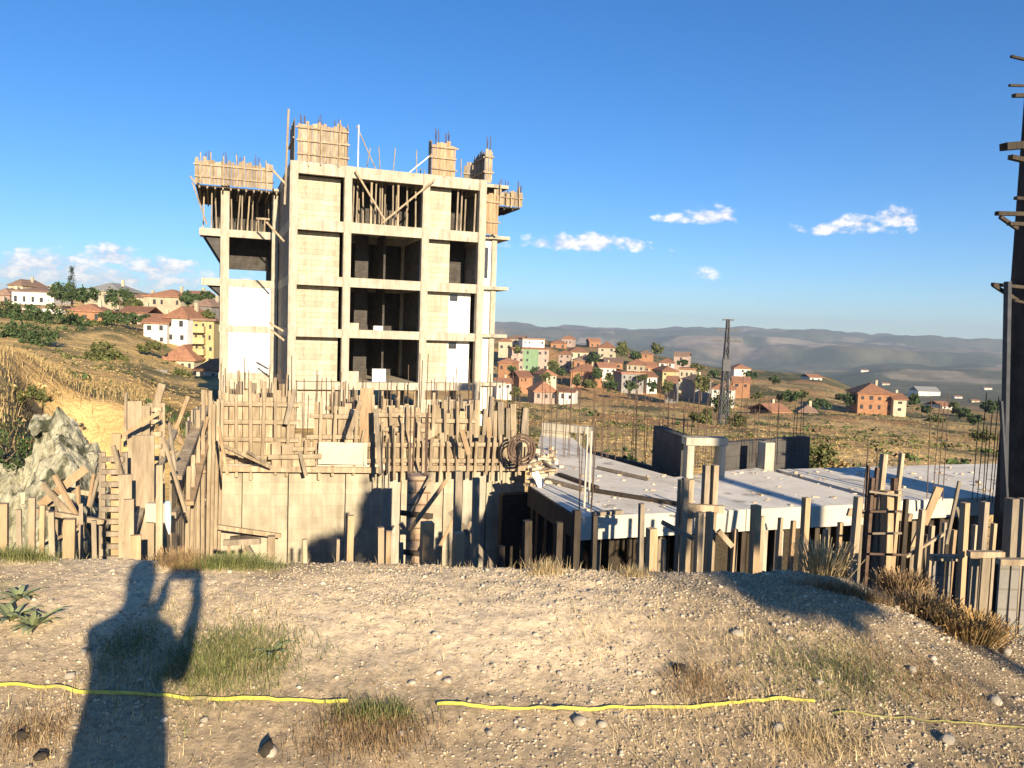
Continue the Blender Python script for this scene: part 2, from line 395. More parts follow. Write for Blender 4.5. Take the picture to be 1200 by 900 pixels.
def build_ground():
    a_in = np.linspace(-36, 36, 620)
    a_out = np.concatenate([np.linspace(36, 324, 74)[1:-1]])
    ang = np.radians(np.concatenate([a_in, a_out]))
    rr = np.concatenate([np.linspace(.35, 2.6, 14), np.arange(2.65, 7.0, .021), np.exp(np.linspace(np.log(7.05), np.log(6600), 330))])
    A, RR = np.meshgrid(ang, rr)
    X = np.sin(A) * RR; Y = np.cos(A) * RR
    Z = ground_z(X, Y)
    na, nr = len(ang), len(rr)
    V = np.stack([X, Y, Z], -1).reshape(-1, 3)
    i = np.arange(na); j = np.arange(nr - 1)
    I, J = np.meshgrid(i, j)
    q = np.stack([J*na + I, (J+1)*na + I, (J+1)*na + (I+1) % na, J*na + (I+1) % na], -1).reshape(-1, 4)[:, ::-1]
    cv = len(V)
    V = np.vstack([V, [[0, 0, 0]]])
    tri = np.stack([np.full(na, cv), i, (i+1) % na], -1)[:, ::-1]
    me = bpy.data.meshes.new('ground')
    nl = q.size + tri.size
    me.vertices.add(len(V)); me.vertices.foreach_set('co', V.ravel())
    me.loops.add(nl); me.loops.foreach_set('vertex_index', np.concatenate([q.ravel(), tri.ravel()]))
    npoly = len(q) + len(tri)
    me.polygons.add(npoly)
    ls = np.concatenate([np.arange(len(q)) * 4, len(q)*4 + np.arange(len(tri)) * 3])
    me.polygons.foreach_set('loop_start', ls)
    me.update(calc_edges=True); me.validate()
    me.polygons.foreach_set('use_smooth', np.ones(len(me.polygons), dtype=bool))
    # what covers the ground where: soil, dry grass, green scrub, farmland
    x, y = V[:, 0], V[:, 1]; r = np.hypot(x, y); yy = np.maximum(y, 1.)
    px = np.where(y > 0, 600 + FPX * x / yy, 5000 * np.sign(x))
    n1 = fbm(x / 9, y / 9, 41, 4); n2 = fbm(x / 45, y / 45, 43, 4); n3 = fbm(x * .8, y * .8, 45, 4)
    def C(*c): return np.array(c)[None, :]
    col = np.repeat(C(.76, .60, .39), len(V), 0)                  # pale clay of the bank
    def mixc(mask, c):
        nonlocal col
        mask = np.clip(mask, 0, 1)[:, None]; col = col * (1 - mask) + np.array(c)[None, :] * mask
    nearm = (1 - sst(r, 14, 24))
    mixc(sst(n3, -.05, .35) * nearm * .8, (.50, .38, .235))
    mixc(sst(x, .3, 1.9) * (1 - sst(r, 9, 12)) * .85, (.40, .30, .18))
    mixc((1 - sst(y, 3.0, 3.6)) * .8, (.40, .30, .18))
    mixc(sst(fbm(x*1.1, y*1.1, 60, 4), .02, .25) * (1 - sst(x, -1.2, -.6)) * sst(y, 3.3, 4.2) * (1 - sst(y, 7, 9)) * .7, (.26, .25, .11))
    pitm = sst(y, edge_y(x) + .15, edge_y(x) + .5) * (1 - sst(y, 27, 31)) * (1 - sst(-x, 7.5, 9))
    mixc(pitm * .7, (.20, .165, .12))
    land = sst(r, 22, 32)
    mixc(sst(-x, 6.5, 8) * sst(y, 8, 12), (.34, .25, .11)); mixc(land, (.60, .41, .175))                                       # dry golden grass
    mixc(land * sst(n1, .0, .35) * .7, (.44, .26, .10))
    mixc(land * sst(n2, .1, .35) * .5, (.38, .29, .12))
    mixc(land * sst(fbm(x/6, y/12, 47, 3), .22, .38) * .8, (.13, .13, .06))
    lh = (1 - sst(px, 250, 330)) * sst(y, 20, 30)
    mixc(lh * sst(n1, .05, .3) * .8, (.12, .13, .06))
    farm = sst(r, 230, 420) * sst(px, 560, 620)
    # patchwork of fields on the far slopes
    cs = 230.
    gx = x + 160 * fbm(x / 500, y / 500, 51, 3); gy = (y + 300 * fbm(x / 600, y / 600, 52, 3))
    ci = np.floor(gx / cs).astype(np.int64); cj = np.floor(gy / (cs * 1.8)).astype(np.int64)
    hsh = ((ci * 73856093) ^ (cj * 19349663)) & 0xffff
    rv = ((hsh * 40503) % 65536) / 65535.
    pal = np.array([(.10, .115, .06), (.16, .15, .085), (.30, .235, .15), (.12, .13, .07), (.24, .19, .12), (.09, .10, .055), (.40, .32, .22), (.14, .14, .075)])
    pc = pal[(rv * 7.99).astype(int)]
    fm = np.clip(farm * 1.0, 0, 1)[:, None]; col = col * (1 - fm) + pc * fm
    mixc(farm * sst(fbm(x / 160, y / 260, 55, 5), .0, .2) * .85, (.07, .085, .05))
    mixc(sst(r, 3600, 4400) * .5, (.10, .115, .07))
    rl = sst(r, 45, 80) * (1 - sst(r, 700, 1200)) * sst(px, 560, 600)
    mixc(rl * sst(fbm(x / 14, y / 30, 61, 5), .08, .2) * .6, (.24, .20, .09))
    mixc(rl * sst(fbm(x / 9, y / 22, 62, 5), .12, .24) * .85, (.07, .08, .035))
    mixc(rl * sst(fbm(x / 12, y / 20, 63, 4), .08, .24) * .7, (.46, .25, .11))
    mixc(sst(px, 900, 1040) * sst(r, 150, 240) * (1 - sst(r, 1500, 2500)) * (.35 + .65 * sst(fbm(x / 50, y / 120, 64, 5), -.1, .12)) * .8, (.12, .12, .065))
    at = me.color_attributes.new('cover', 'FLOAT_COLOR', 'POINT')
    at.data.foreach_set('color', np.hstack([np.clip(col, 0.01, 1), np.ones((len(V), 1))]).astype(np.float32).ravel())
    mt = bpy.data.materials.new('ground_cover'); mt.use_nodes = True
    t = mt.node_tree; t.nodes.clear(); n = lambda ty, **k: _mk(t, ty, **k); l = t.links.new
    out = n('ShaderNodeOutputMaterial'); b = n('ShaderNodeBsdfPrincipled'); l(b.outputs[0], out.inputs[0])
    b.inputs['Roughness'].default_value = .97; b.inputs['Specular IOR Level'].default_value = .08
    ca = n('ShaderNodeVertexColor', layer_name='cover'); ge = n('ShaderNodeNewGeometry')
    def noise(sc, d=6, ro=.6):
        q = n('ShaderNodeTexNoise'); q.inputs['Scale'].default_value = sc; q.inputs['Detail'].default_value = d; q.inputs['Roughness'].default_value = ro
        l(ge.outputs['Position'], q.inputs['Vector']); return q.outputs['Fac']
    def mr(v, a, b_, c, d):
        q = n('ShaderNodeMapRange'); q.inputs[1].default_value = a; q.inputs[2].default_value = b_; q.inputs[3].default_value = c; q.inputs[4].default_value = d
        l(v, q.inputs[0]); return q.outputs[0]
    def mul(a, v):
        q = n('ShaderNodeMixRGB', blend_type='MULTIPLY'); q.inputs[0].default_value = 1; l(a, q.inputs[1]); l(v, q.inputs[2]); return q.outputs[0]
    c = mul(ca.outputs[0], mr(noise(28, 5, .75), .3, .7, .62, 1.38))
    c = mul(c, mr(noise(.45, 8, .7), .3, .7, .68, 1.30))
    c = mul(c, mr(noise(.012, 9, .7), .3, .7, .72, 1.28))
    vo = n('ShaderNodeTexVoronoi'); vo.inputs['Scale'].default_value = 34; l(ge.outputs['Position'], vo.inputs['Vector'])
    peb = n('ShaderNodeMixRGB'); peb.inputs[2].default_value = (.62, .56, .46, 1); l(c, peb.inputs[1])
    mm = n('ShaderNodeMath', operation='MULTIPLY'); l(mr(vo.outputs['Distance'], .18, .26, 1, 0), mm.inputs[0]); l(mr(noise(3.1, 4), .50, .60, 0, .8), mm.inputs[1])
    l(mm.outputs[0], peb.inputs[0])
    l(peb.outputs[0], b.inputs['Base Color'])
    bu = n('ShaderNodeBump'); bu.inputs['Strength'].default_value = 1; bu.inputs['Distance'].default_value = .012
    l(noise(30, 8, .75), bu.inputs['Height'])
    bu2 = n('ShaderNodeBump'); bu2.inputs['Strength'].default_value = .8; bu2.inputs['Distance'].default_value = 1.2
    l(noise(.5, 5, .7), bu2.inputs['Height']); 
    # the coarse bump only matters for land far off
    cd = n('ShaderNodeVectorMath', operation='LENGTH'); l(ge.outputs['Position'], cd.inputs[0])
    l(mr(cd.outputs['Value'], 8, 60, 0, .9), bu2.inputs['Strength'])
    l(bu.outputs[0], bu2.inputs['Normal']); l(bu2.outputs[0], b.inputs['Normal'])
    me.materials.append(mt)
    ob = bpy.data.objects.new('ground', me); COL.objects.link(ob)
    kind(ob, 'structure')
build_ground()

def haze_box():
    bb = MB(); bb.prism([(-6900, -6900), (6900, -6900), (6900, 6900), (-6900, 6900)], -240, 190)
    mt = bpy.data.materials.new('haze_air'); mt.use_nodes = True; t = mt.node_tree; t.nodes.clear()
    o = t.nodes.new('ShaderNodeOutputMaterial'); v = t.nodes.new('ShaderNodeVolumePrincipled')
    v.inputs['Color'].default_value = (.72, .85, 1.0, 1); v.inputs['Density'].default_value = 1.6e-4; v.inputs['Anisotropy'].default_value = 0.2
    t.links.new(v.outputs[0], o.inputs['Volume'])
    ob = bb.build('haze', mt); kind(ob, 'stuff')
HAZE = True
if HAZE: haze_box()

TH = R(20.5)                                    # the site's own grid is turned by this angle
UU = Vector((math.cos(TH), math.sin(TH), 0)); VV = Vector((-math.sin(TH), math.cos(TH), 0))

# ------------------------------------------------------------ the unfinished block
A0 = Vector((-12.3, 43.5, 0))                    # front corner of the main block
def W(u, v, z): return A0 + UU * u + VV * v + Vector((0, 0, z))
def pu(px, v=0.0):
    """distance along the front at depth v where the sight line of a photo column meets it"""
    d = ray(px, 330); o = A0 + VV * v
    # solve t*d = o + UU*u in plan
    det = d.x * (-UU.y) - d.y * (-UU.x)
    return (d.x * o.y - d.y * o.x) / det
def lbox(mb, u0, u1, v0, v1, z0, z1):
    mb.prism([W(u0, v0, 0)[:2], W(u1, v0, 0)[:2], W(u1, v1, 0)[:2], W(u0, v1, 0)[:2]], z0, z1)

LV = [-1.5, 1.46, 4.35, 7.40, 10.45]              # tops of the floor slabs
BT = [.42, .46, .52, .58, .62]                    # depth of the edge beams
u1, u2, u3 = pu(406), pu(497), pu(563)            # column lines
UE = u3 + .2
DEPTH = 10.0
SETB = 8.0                                        # how far the wing stands back
bld = thing('unfinished_building', W(UE/2, 0, -5), 'bare concrete apartment block under construction, five open floors with white infill walls', 'building')

def bpart(name, fn, mt, label=None, parent=None):
    mb = MB(); fn(mb); o = mb.build(name, mt, parent or bld)
    if label: o['label'] = label
    return o

UW1 = u3 + 1.15                                   # side bay beyond the last column
for k, z in enumerate(LV):
    t = BT[k]
    def slab(mb, z=z, t=t):
        lbox(mb, .0, UE - .003, .18, DEPTH, z - .2, z)
        lbox(mb, .003, UE, 0, .25, z - t, z + .003)                 # edge beam
        lbox(mb, .003, .24, .26, DEPTH - .003, z - t, z - .203)
        lbox(mb, UE - .25, UE - .004, .26, DEPTH - .003, z - t, z - .203)
        lbox(mb, .3, UE - .3, 5.0, 5.3, z - t, z - .203)
        for uc in (u1, u2): lbox(mb, uc - .12, uc + .12, .26, 4.99, z - t + .02, z - .203)
    bpart('floor_slab', slab, CONC)
# columns run down into the pit
for uc, w in ((.19, .38), (u1, .36), (u2, .36), (u3, .36)):
    for vv in (.0, 5.1, DEPTH - .4):
        for k in range(-1, 4):
            z0 = LV[k] + .006 if k >= 0 else -5.2
            z1 = LV[k + 1] - BT[k + 1] - .003
            ww = w + (.05 if vv == 0 else 0)
            bpart('column', lambda mb: lbox(mb, uc - ww/2, uc + ww/2, vv - (.06 if vv == 0 else 0), vv + .38, z0, z1), CONC)
# skin of columns across the beams
for uc, w in ((.19, .42), (u1, .40), (u2, .40), (u3, .42)):
    for k in range(0, 5):
        bpart('column', lambda mb: lbox(mb, uc - w/2, uc + w/2, -.062, -.004, LV[k] - BT[k] - .003, LV[k] + .006), CONC)

# infill walls on the street front
up0, up1 = .42, u1 - .22
for k in range(0, 4):
    z0, z1 = LV[k] + .006, LV[k+1] - BT[k+1] - .004
    mtp = CONCB
    bpart('infill_wall', lambda mb: lbox(mb, up0, up1 - .1, .75, .9, z0, z1), mtp, 'board marked concrete wall panel set back from the slab edge')
    c0, c1 = u2 + .2, pu(527, .42)
    bpart('infill_wall', lambda mb: lbox(mb, c0, c1, .62, .78, z0, z1), mtp, 'narrow board marked concrete wall panel')
    if k < 2:
        w0, w1 = c1 + .02, pu(553, .45)
        o = bpart('infill_wall', lambda mb: lbox(mb, w0, w1, .65, .79, z0, z1), WHITE, 'bright white plastered wall panel')
        bpart('window', lambda mb: lbox(mb, w0 + .08, w0 + .55, .62, .645, z1 - .48, z1 - .08), GLASS, parent=o)
# below the ground floor slab: low strip of openings
bpart('infill_wall', lambda mb: lbox(mb, up0, up1, .42, .58, -5.2, LV[0] - .45), CONCB)
bpart('infill_wall', lambda mb: lbox(mb, u2 + .2, u3 - .2, .40, .56, -5.2, LV[0] - 1.0), CONCB)
bpart('infill_wall', lambda mb: lbox(mb, u1 + .2, u2 - .2, .40, .56, -5.2, LV[0] - 1.35), CONCB)
for q in range(5):
    uq = u1 + .3 + q * (u2 - u1 - .6) / 4
    bpart('prop', lambda mb: mb.beam(W(uq, .3, LV[0] - 1.34), W(uq, .3, LV[0] - .43), .13), WOOD)
# low parapets in the wide opening
bpart('parapet', lambda mb: lbox(mb, u1 + .22, u1 + .8, .1, .25, LV[0] + .006, LV[0] + .62), CONC)
bpart('parapet', lambda mb: lbox(mb, u1 + .22, u1 + .75, .1, .25, LV[1] + .006, LV[1] + .38), CONC)
bpart('parapet', lambda mb: lbox(mb, pu(441), pu(457), .6, .9, LV[0] + .006, LV[0] + .75), WHITE)
bpart('parapet', lambda mb: lbox(mb, pu(441), pu(452), .5, .8, LV[1] + .006, LV[1] + .26), WHITE)
# inner partitions and back wall behind the openings; shade in their colour, extra partitions added
for k in range(0, 4):
    z0, z1 = LV[k] + .006, LV[k+1] - .206
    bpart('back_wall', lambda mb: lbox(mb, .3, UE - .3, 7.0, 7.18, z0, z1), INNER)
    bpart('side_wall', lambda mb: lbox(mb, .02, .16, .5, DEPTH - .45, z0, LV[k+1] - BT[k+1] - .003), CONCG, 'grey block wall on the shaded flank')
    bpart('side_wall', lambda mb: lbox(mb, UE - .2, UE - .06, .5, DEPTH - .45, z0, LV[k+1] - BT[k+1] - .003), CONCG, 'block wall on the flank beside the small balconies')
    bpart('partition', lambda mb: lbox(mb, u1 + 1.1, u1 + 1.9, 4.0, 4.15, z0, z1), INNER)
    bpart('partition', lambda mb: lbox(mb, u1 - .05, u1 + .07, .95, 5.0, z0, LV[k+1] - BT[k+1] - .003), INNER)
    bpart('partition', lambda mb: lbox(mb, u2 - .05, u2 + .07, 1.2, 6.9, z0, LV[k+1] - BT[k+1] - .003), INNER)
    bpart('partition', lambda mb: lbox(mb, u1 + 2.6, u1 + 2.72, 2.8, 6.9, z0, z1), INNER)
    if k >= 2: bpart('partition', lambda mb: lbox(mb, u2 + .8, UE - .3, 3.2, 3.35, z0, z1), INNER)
bpart('partition', lambda mb: lbox(mb, u1 - .5, u2 + .5, 3.6, 3.75, LV[3] + .007, LV[4] - .21), INNER)

# set-back bay at the far flank with small balconies
for k in range(0, 4):
    z0, z1 = LV[k] + .006, LV[k+1] - .4
    if k < 3:
        o = bpart('infill_wall', lambda mb: lbox(mb, UE + .05, UW1 - .1, 1.3, 1.45, z0, LV[k+1] - .21), WHITE, 'white plastered wall panel beside the corner column')
        if k == 2: bpart('window', lambda mb: lbox(mb, UE + .2, UW1 - .3, 1.26, 1.296, z0 + .5, z1 - .3), GLASS, parent=o)
    bpart('floor_slab', lambda mb: lbox(mb, UE + .004, UW1 + (.95 if k != 3 else .75), .9, 5.2, LV[k+1] - .2, LV[k+1] - .004), CONC, 'thin balcony slab on the flank')
    bpart('column', lambda mb: lbox(mb, UW1 - .09, UW1 + .22, 1.15, 1.5, z0, LV[k+1] - .203), CONC)
bpart('floor_slab', lambda mb: lbox(mb, UE + .004, UW1 + .95, .9, 5.2, LV[0] - .2, LV[0] - .004), CONC, 'thin balcony slab on the flank')
bpart('column', lambda mb: lbox(mb, UW1 - .09, UW1 + .22, 1.15, 1.5, -5.2, LV[0] - .203), CONC)
bpart('infill_wall', lambda mb: lbox(mb, UE + .05, UW1 - .1, 1.3, 1.45, -5.2, LV[0] - .21), WHITE)

# the wing, set back behind the main block
def pw(px): return pu(px, SETB)
wl, wc0, wc1, wr = pw(238), pw(258), pw(268), pw(316) + .5
for k, z in enumerate(LV[:4]):
    e = wl if k >= 2 else wc0 - .05
    if k == 2: e = pw(236)
    if k == 3: e = pw(233)
    def wslab(mb, z=z, e=e, k=k):
        lbox(mb, wc0, wr, SETB, SETB + 8, z - .2, z)
        lbox(mb, e, wr, SETB - .03, SETB + .25, z - (.45 if k > 1 else .4), z + .003)
        if e < wc0 - .2: lbox(mb, e + .003, wc0 - .003, SETB + .26, SETB + 4.2, z - .16, z - .002)
        lbox(mb, wc0, wr, SETB + 7.7, SETB + 7.98, z - 1.0, z - .203)
    bpart('floor_slab', wslab, CONC, 'floor slab of the wing that stands back')
    if e < wc0 - .2:                               # tapering bracket under the balcony
        for vv in (SETB + .3, SETB + 3.9):
            mb = MB()
            a, b, c = W(e + .15, vv, z - .17), W(wc0, vv, z - .17), W(wc0, vv, z - (1.9 if k == 3 else 1.0))
            n = VV * .22
            mb.add([a, b, c, a + n, b + n, c + n], [(0, 1, 2), (5, 4, 3), (0, 3, 4, 1), (1, 4, 5, 2), (2, 5, 3, 0)])
            mb.build('balcony_bracket', CONCD, bld)
for k in range(-1, 4):
    z0 = LV[k] + .006 if k >= 0 else -5.2
    z1 = LV[k+1] - .41 if k < 3 else LV[4] - .3
    bpart('column', lambda mb: lbox(mb, wc0, wc1, SETB - .09, SETB + .34, z0, z1), CONC)
    bpart('column', lambda mb: lbox(mb, wc0, wc1, SETB - .092, SETB - .034, z1 - .0, (LV[k+1] if k < 3 else z1 + .01) + .006), CONC)
    bpart('column', lambda mb: lbox(mb, wr - .4, wr - .02, SETB - .05, SETB + .34, z0, z1), CONC)
    bpart('column', lambda mb: lbox(mb, wc0, wc0 + .4, SETB + 7.6, SETB + 7.97, z0, z1 - .6 if k >= 0 else z1), CONC)
for k in (0, 1):
    z0, z1 = LV[k] + .006, LV[k+1] - .41
    bpart('infill_wall', lambda mb: lbox(mb, wc1 + .01, wr - .42, SETB + .02, SETB + .2, z0, z1), WHITE, 'bright white plastered wall of the wing')
bpart('infill_wall', lambda mb: lbox(mb, wc1 + .01, wr - .42, SETB + .02, SETB + .2, -5.2, LV[0] - .41), CONCB, 'pale wall panel of the wing below the white walls')
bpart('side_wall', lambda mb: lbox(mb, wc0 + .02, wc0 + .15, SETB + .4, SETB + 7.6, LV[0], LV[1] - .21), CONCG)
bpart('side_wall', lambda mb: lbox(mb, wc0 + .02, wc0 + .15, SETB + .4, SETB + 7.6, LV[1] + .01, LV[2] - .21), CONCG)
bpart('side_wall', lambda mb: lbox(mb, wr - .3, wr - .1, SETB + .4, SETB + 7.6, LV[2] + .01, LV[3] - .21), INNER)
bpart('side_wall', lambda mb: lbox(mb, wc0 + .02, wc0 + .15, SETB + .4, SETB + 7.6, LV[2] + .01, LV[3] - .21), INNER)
bpart('back_wall', lambda mb: lbox(mb, wc0 + .16, wr - .4, SETB + 3.0, SETB + 3.15, LV[2] + .8, LV[3] - .21), INNER, 'added wall, coloured dark as shade, hanging across the open storey of the wing')  # dark sheet added where the soffit is only in shade
bpart('back_wall', lambda mb: lbox(mb, wc0 - .5, wr, SETB + 3.8, SETB + 3.95, LV[3] + .01, LV[4] - .7), INNER, 'added back, coloured dark as shade, of the open top floor of the wing')  # added to close the floor behind the props with painted dark

# ---- timber formwork standing on top of the block (things of their own)
def form_panel(p0, p1, z0, z1, label, mt=WOOD, boards=.16, rails=2, lean=0.0, ragged=.2, group=None, studs=0, th=.03, face=None, gap=.012, cat='formwork'):
    """upright boards between two plan points, held by horizontal rails; face = plan vector pointing to the viewer"""
    p0 = Vector((p0[0], p0[1], 0)); p1 = Vector((p1[0], p1[1], 0)); d = p1 - p0; ln = d.length; d.normalize()
    nrm = Vector((d.y, -d.x, 0))
    if nrm.dot(Vector((-p0.x, -p0.y, 0))) < 0: nrm = -nrm
    t = thing('board_formwork', ((p0.x + p1.x)/2, (p0.y + p1.y)/2, z0), label, cat, group)
    mb = MB(); x = 0
    while x < ln - .03:
        w = min(boards * rnd.uniform(.8, 1.2), ln - x)
        zt = z1 + rnd.uniform(-ragged, ragged * .6); zb = z0 + rnd.uniform(-.03, .03)
        c = p0 + d * (x + w/2); o = nrm * rnd.uniform(-.008, .008)
        tl = d * rnd.uniform(-.012, .012)
        mb.beam(c + o + Vector((0, 0, zb)), c + o + tl + nrm * (-lean) + Vector((0, 0, zt)), w - gap, th, up=nrm)
        x += w
    mb.build('board_face', mt, t)
    for q in range(rails):
        zz = z0 + (z1 - z0) * (q + .6) / (rails + .1)
        mb = MB(); mb.beam(p0 - d * rnd.uniform(0, .15) + nrm * (.07) + Vector((0, 0, zz + rnd.uniform(-.02, .02))), p1 + d * rnd.uniform(0, .15) + nrm * .07 + Vector((0, 0, zz + rnd.uniform(-.02, .02))), .07, .09)
        mb.build('rail', WOODH, t)
    for q in range(studs):
        c = p0 + d * (ln * (q + .5 + rnd.uniform(-.2, .2)) / studs)
        mb = MB(); mb.beam(c + nrm * .16 + Vector((0, 0, z0 - rnd.uniform(0, .25))), c + nrm * (.16 + rnd.uniform(-.05, .08)) + d * rnd.uniform(-.06, .06) + Vector((0, 0, z1 + rnd.uniform(-.15, .4))), .06, .06, up=nrm)
        mb.build('stud', WOOD, t)
    return t
RZ = LV[4]
G1 = 'formwork on the roof of the unfinished block'
form_panel(W(.35, .05, 0), W(u1 - .1, .05, 0), RZ + .01, 12.62, 'tall square of upright boards on the roof above the front wall panels', rails=3, studs=3, group=G1)
form_panel(W(.2, 3.0, 0), W(.2, .15, 0), RZ + .01, 12.7, 'dark boards closing the shaded side of the tall roof form', mt=WOODG, rails=1, group=G1)
form_panel(W(u1 - .05, .1, 0), W(u1 - .05, 1.6, 0), RZ + .01, 12.7, 'narrow board flank of the tall roof form beside the open bay', mt=WOODG, rails=1, group=G1)
form_panel(W(pu(503), .05, 0), W(pu(530), .05, 0), RZ + .01, 12.35, 'small square column form in reddish boards on the roof', mt=WOODO, rails=3, group=G1, boards=.2)
form_panel(W(pu(503) - .03, .1, 0), W(pu(503) - .03, .8, 0), RZ + .01, 12.45, 'shaded side boards of the small square column form', mt=WOODG, rails=1, group=G1)
form_panel(W(pu(565), .05, 0), W(pu(573), .05, 0), RZ - .1, 12.3, 'narrow pale column form on the roof corner', rails=2, group=G1)
form_panel(W(pu(565) - .02, 2.3, 0), W(pu(565) - .02, .1, 0), RZ + .01, 12.2, 'long shaded board side running back from the roof corner', mt=WOODG, rails=2, group=G1)
form_panel(W(pu(543, 2), 2.6, 0), W(pu(556, 2), 2.6, 0), RZ + .01, 11.9, 'low grey column form near the roof corner', mt=WOODG, rails=1, group=G1)
# side cantilever form
form_panel(W(pu(574, 1.2), .9, 0), W(pu(609, .9), .9, 0), 9.25, 10.15, 'board edge form of the balcony jutting from the flank', rails=1, studs=4, group=G1)
form_panel(W(pu(568, .2), .5, 0), W(pu(582, .4), .5, 0), 7.4, 9.9, 'upright boards over the corner bay under the roof', mt=WOODO, rails=2, group=G1)
t = thing('formwork_deck', W(UE + 1, 2.5, 9.0), 'dark timber deck below the jutting balcony edge form', 'formwork', G1)
mb = MB(); lbox(mb, UE + .05, pu(607, .9), .95, 4.0, 9.12, 9.2); mb.build('deck_board', WOODD, t)
mb = MB()
for q in range(4): mb.beam(W(UE + .4 + q * .55, 1.0, 9.05), W(UE + .4 + q * .55, 3.9, 9.05), .08, .1)
mb.build('joist', WOODD, t)
# wing roof form
zf0, zf1 = 10.0, 11.5
form_panel(W(pw(228), SETB - .5, 0), W(pw(318), SETB - .5, 0), zf0, zf1, 'wide board edge form around the roof of the wing', rails=2, studs=7, group=G1, boards=.2)
form_panel(W(pw(228), SETB - .48, 0), W(pw(228) + .1, SETB + 4.5, 0), zf0, zf1, 'side edge form of the wing roof turning the corner', rails=2, group=G1, boards=.2)
t = thing('formwork_deck', W(wc0 + 1, SETB + 3, 9.8), 'dark timber deck carried on props over the wing', 'formwork', G1)
mb = MB(); lbox(mb, pw(230), wr, SETB - .45, SETB + 7.5, 9.84, 9.93); mb.build('deck_board', WOODD, t)
for q in range(11):
    mb = MB(); uq = pw(231) + .1 + q * (wr - pw(231) - .3) / 10
    mb.beam(W(uq, SETB - .75, 9.76), W(uq, SETB + 7.3, 9.76), .09, .14); mb.build('joist', WOODG, t)

def prop(p0, p1, label, mt, w=.09, group=None, cat='timber prop', name='timber_prop'):
    mb = MB(); mb.beam(p0, p1, w); return tag(mb.build(name, mt), label, cat, group)
GP = 'timber props shoring the upper storey'
# props under the roof slab
for k in range(16):
    uq = u1 + .45 + k * (u2 - u1 - .8) / 15 + rnd.uniform(-.08, .08); vv = rnd.choice([.45, .9, 1.6, 2.4, 3.2])
    if k in (4, 10): vv = .35
    prop(W(uq, vv, LV[3] + .01), W(uq + rnd.uniform(-.08, .08), vv, LV[4] - (.21 if vv > .3 else .21)), ('pale' if k in (4, 10) else 'dark') + ' timber prop in the crossed bay, ' + ORD[k] + ' from the wide wall panel', WOOD if k in (4, 10) else WOODG, .11 if k in (4, 10) else .08, 'props in the crossed bay of the upper storey' + (' lit' if k in (4, 10) else ''))
for k in range(5):
    uq = pu(532) + .2 + k * .36; prop(W(uq, .5 + .4 * (k % 3), LV[3] + .01), W(uq + .05, .5 + .4 * (k % 3), LV[4] - .21), ORD[k] + ' grey prop from the narrow wall panel in the corner bay, upper storey', WOODG, .09, 'props in the corner bay of the upper storey')
for k in range(14):
    uq = pw(236) + .15 + k * (wr - pw(236) - .5) / 13 + rnd.uniform(-.1, .1); vv = SETB + rnd.choice([.4, 1.0, 2.0, 3.5])
    prop(W(uq, vv, LV[3] + .01 - (0 if uq > wc0 or vv < SETB + 4 else 0)), W(uq + rnd.uniform(-.15, .15), vv, 9.68), 'thin prop on the open top floor of the wing, ' + ORD[k] + ' from its free end', WOODG if k % 4 else WOOD, .08, 'props on the open top floor of the wing')
# braces
prop(W(pu(413), -.2, 10.2), W(pu(450), -.16, 7.55), 'long pale brace slanting down across the open bay from the tall board form', WOOD, .10, cat='brace', name='timber_brace')
prop(W(pu(446), -.3, 7.5), W(pu(505), -.3, 10.15), 'long pale brace rising across the open bay towards the narrow wall panel', WOOD, .10, cat='brace', name='timber_brace')
prop(W(pu(477), .1, RZ + .02), W(pu(503), .2, RZ + 1.2), 'white stick leaning against the small square column form on the roof', WHITE, .06, cat='brace', name='timber_brace')
prop(W(pu(416), .5, RZ + 2.35), W(pu(440), .5, RZ + .02), 'thin pale stick leaning from the tall roof form to the slab', WOOD, .05, cat='brace', name='timber_brace')
prop(W(pu(418), .4, RZ + .02), W(pu(418), .4, RZ + 2.4), 'thin upright pole beside the tall roof form', WHITE, .06, cat='pole', name='timber_pole')
prop(W(pu(332), -.12, RZ - 2.4), W(pu(335), -.12, 13.1), 'long upright corner pole reaching above the tall roof form', WOODG, .11, cat='pole', name='timber_pole')
prop(W(pw(229) - .2, SETB - .6, 10.0), W(pw(242), SETB - .1, 7.6), 'slanting strut under the outer corner of the wing roof form', WOODG, .09, cat='brace', name='timber_brace')
prop(W(pw(222), SETB - .6, 10.35), W(pw(230), SETB - .6, 9.9), 'short dark bar poking from the wing roof form', WOODG, .1, cat='brace', name='timber_brace')
# ladders and braces on the shaded flank
for (x0, y0, x1, y1, lb) in ((316, 196, 334, 215, 'short pale brace beside the foot of the tall roof form'), (300, 256, 316, 257, 'level board bridging the gap between wing and main block'),
                             (312, 260, 333, 283, 'slanting board in the dark gap below the top floor'), (317, 386, 333, 399, 'upper of two slanting boards in the dark gap at mid height'),
                             (315, 378, 332, 388, 'lower storey board laid across the dark gap')):
    v = 2.5
    a, b = ray(x0, y0), ray(x1, y1)
    def hit(d):
        o = A0 - VV * .5; n = VV
        tt = (o.x*n.x + o.y*n.y) / (d.x*n.x + d.y*n.y); q = d * tt; return Vector((q.x, q.y, EYE + q.z))
    prop(hit(a), hit(b), lb, WOOD, .1, cat='brace', name='timber_brace')
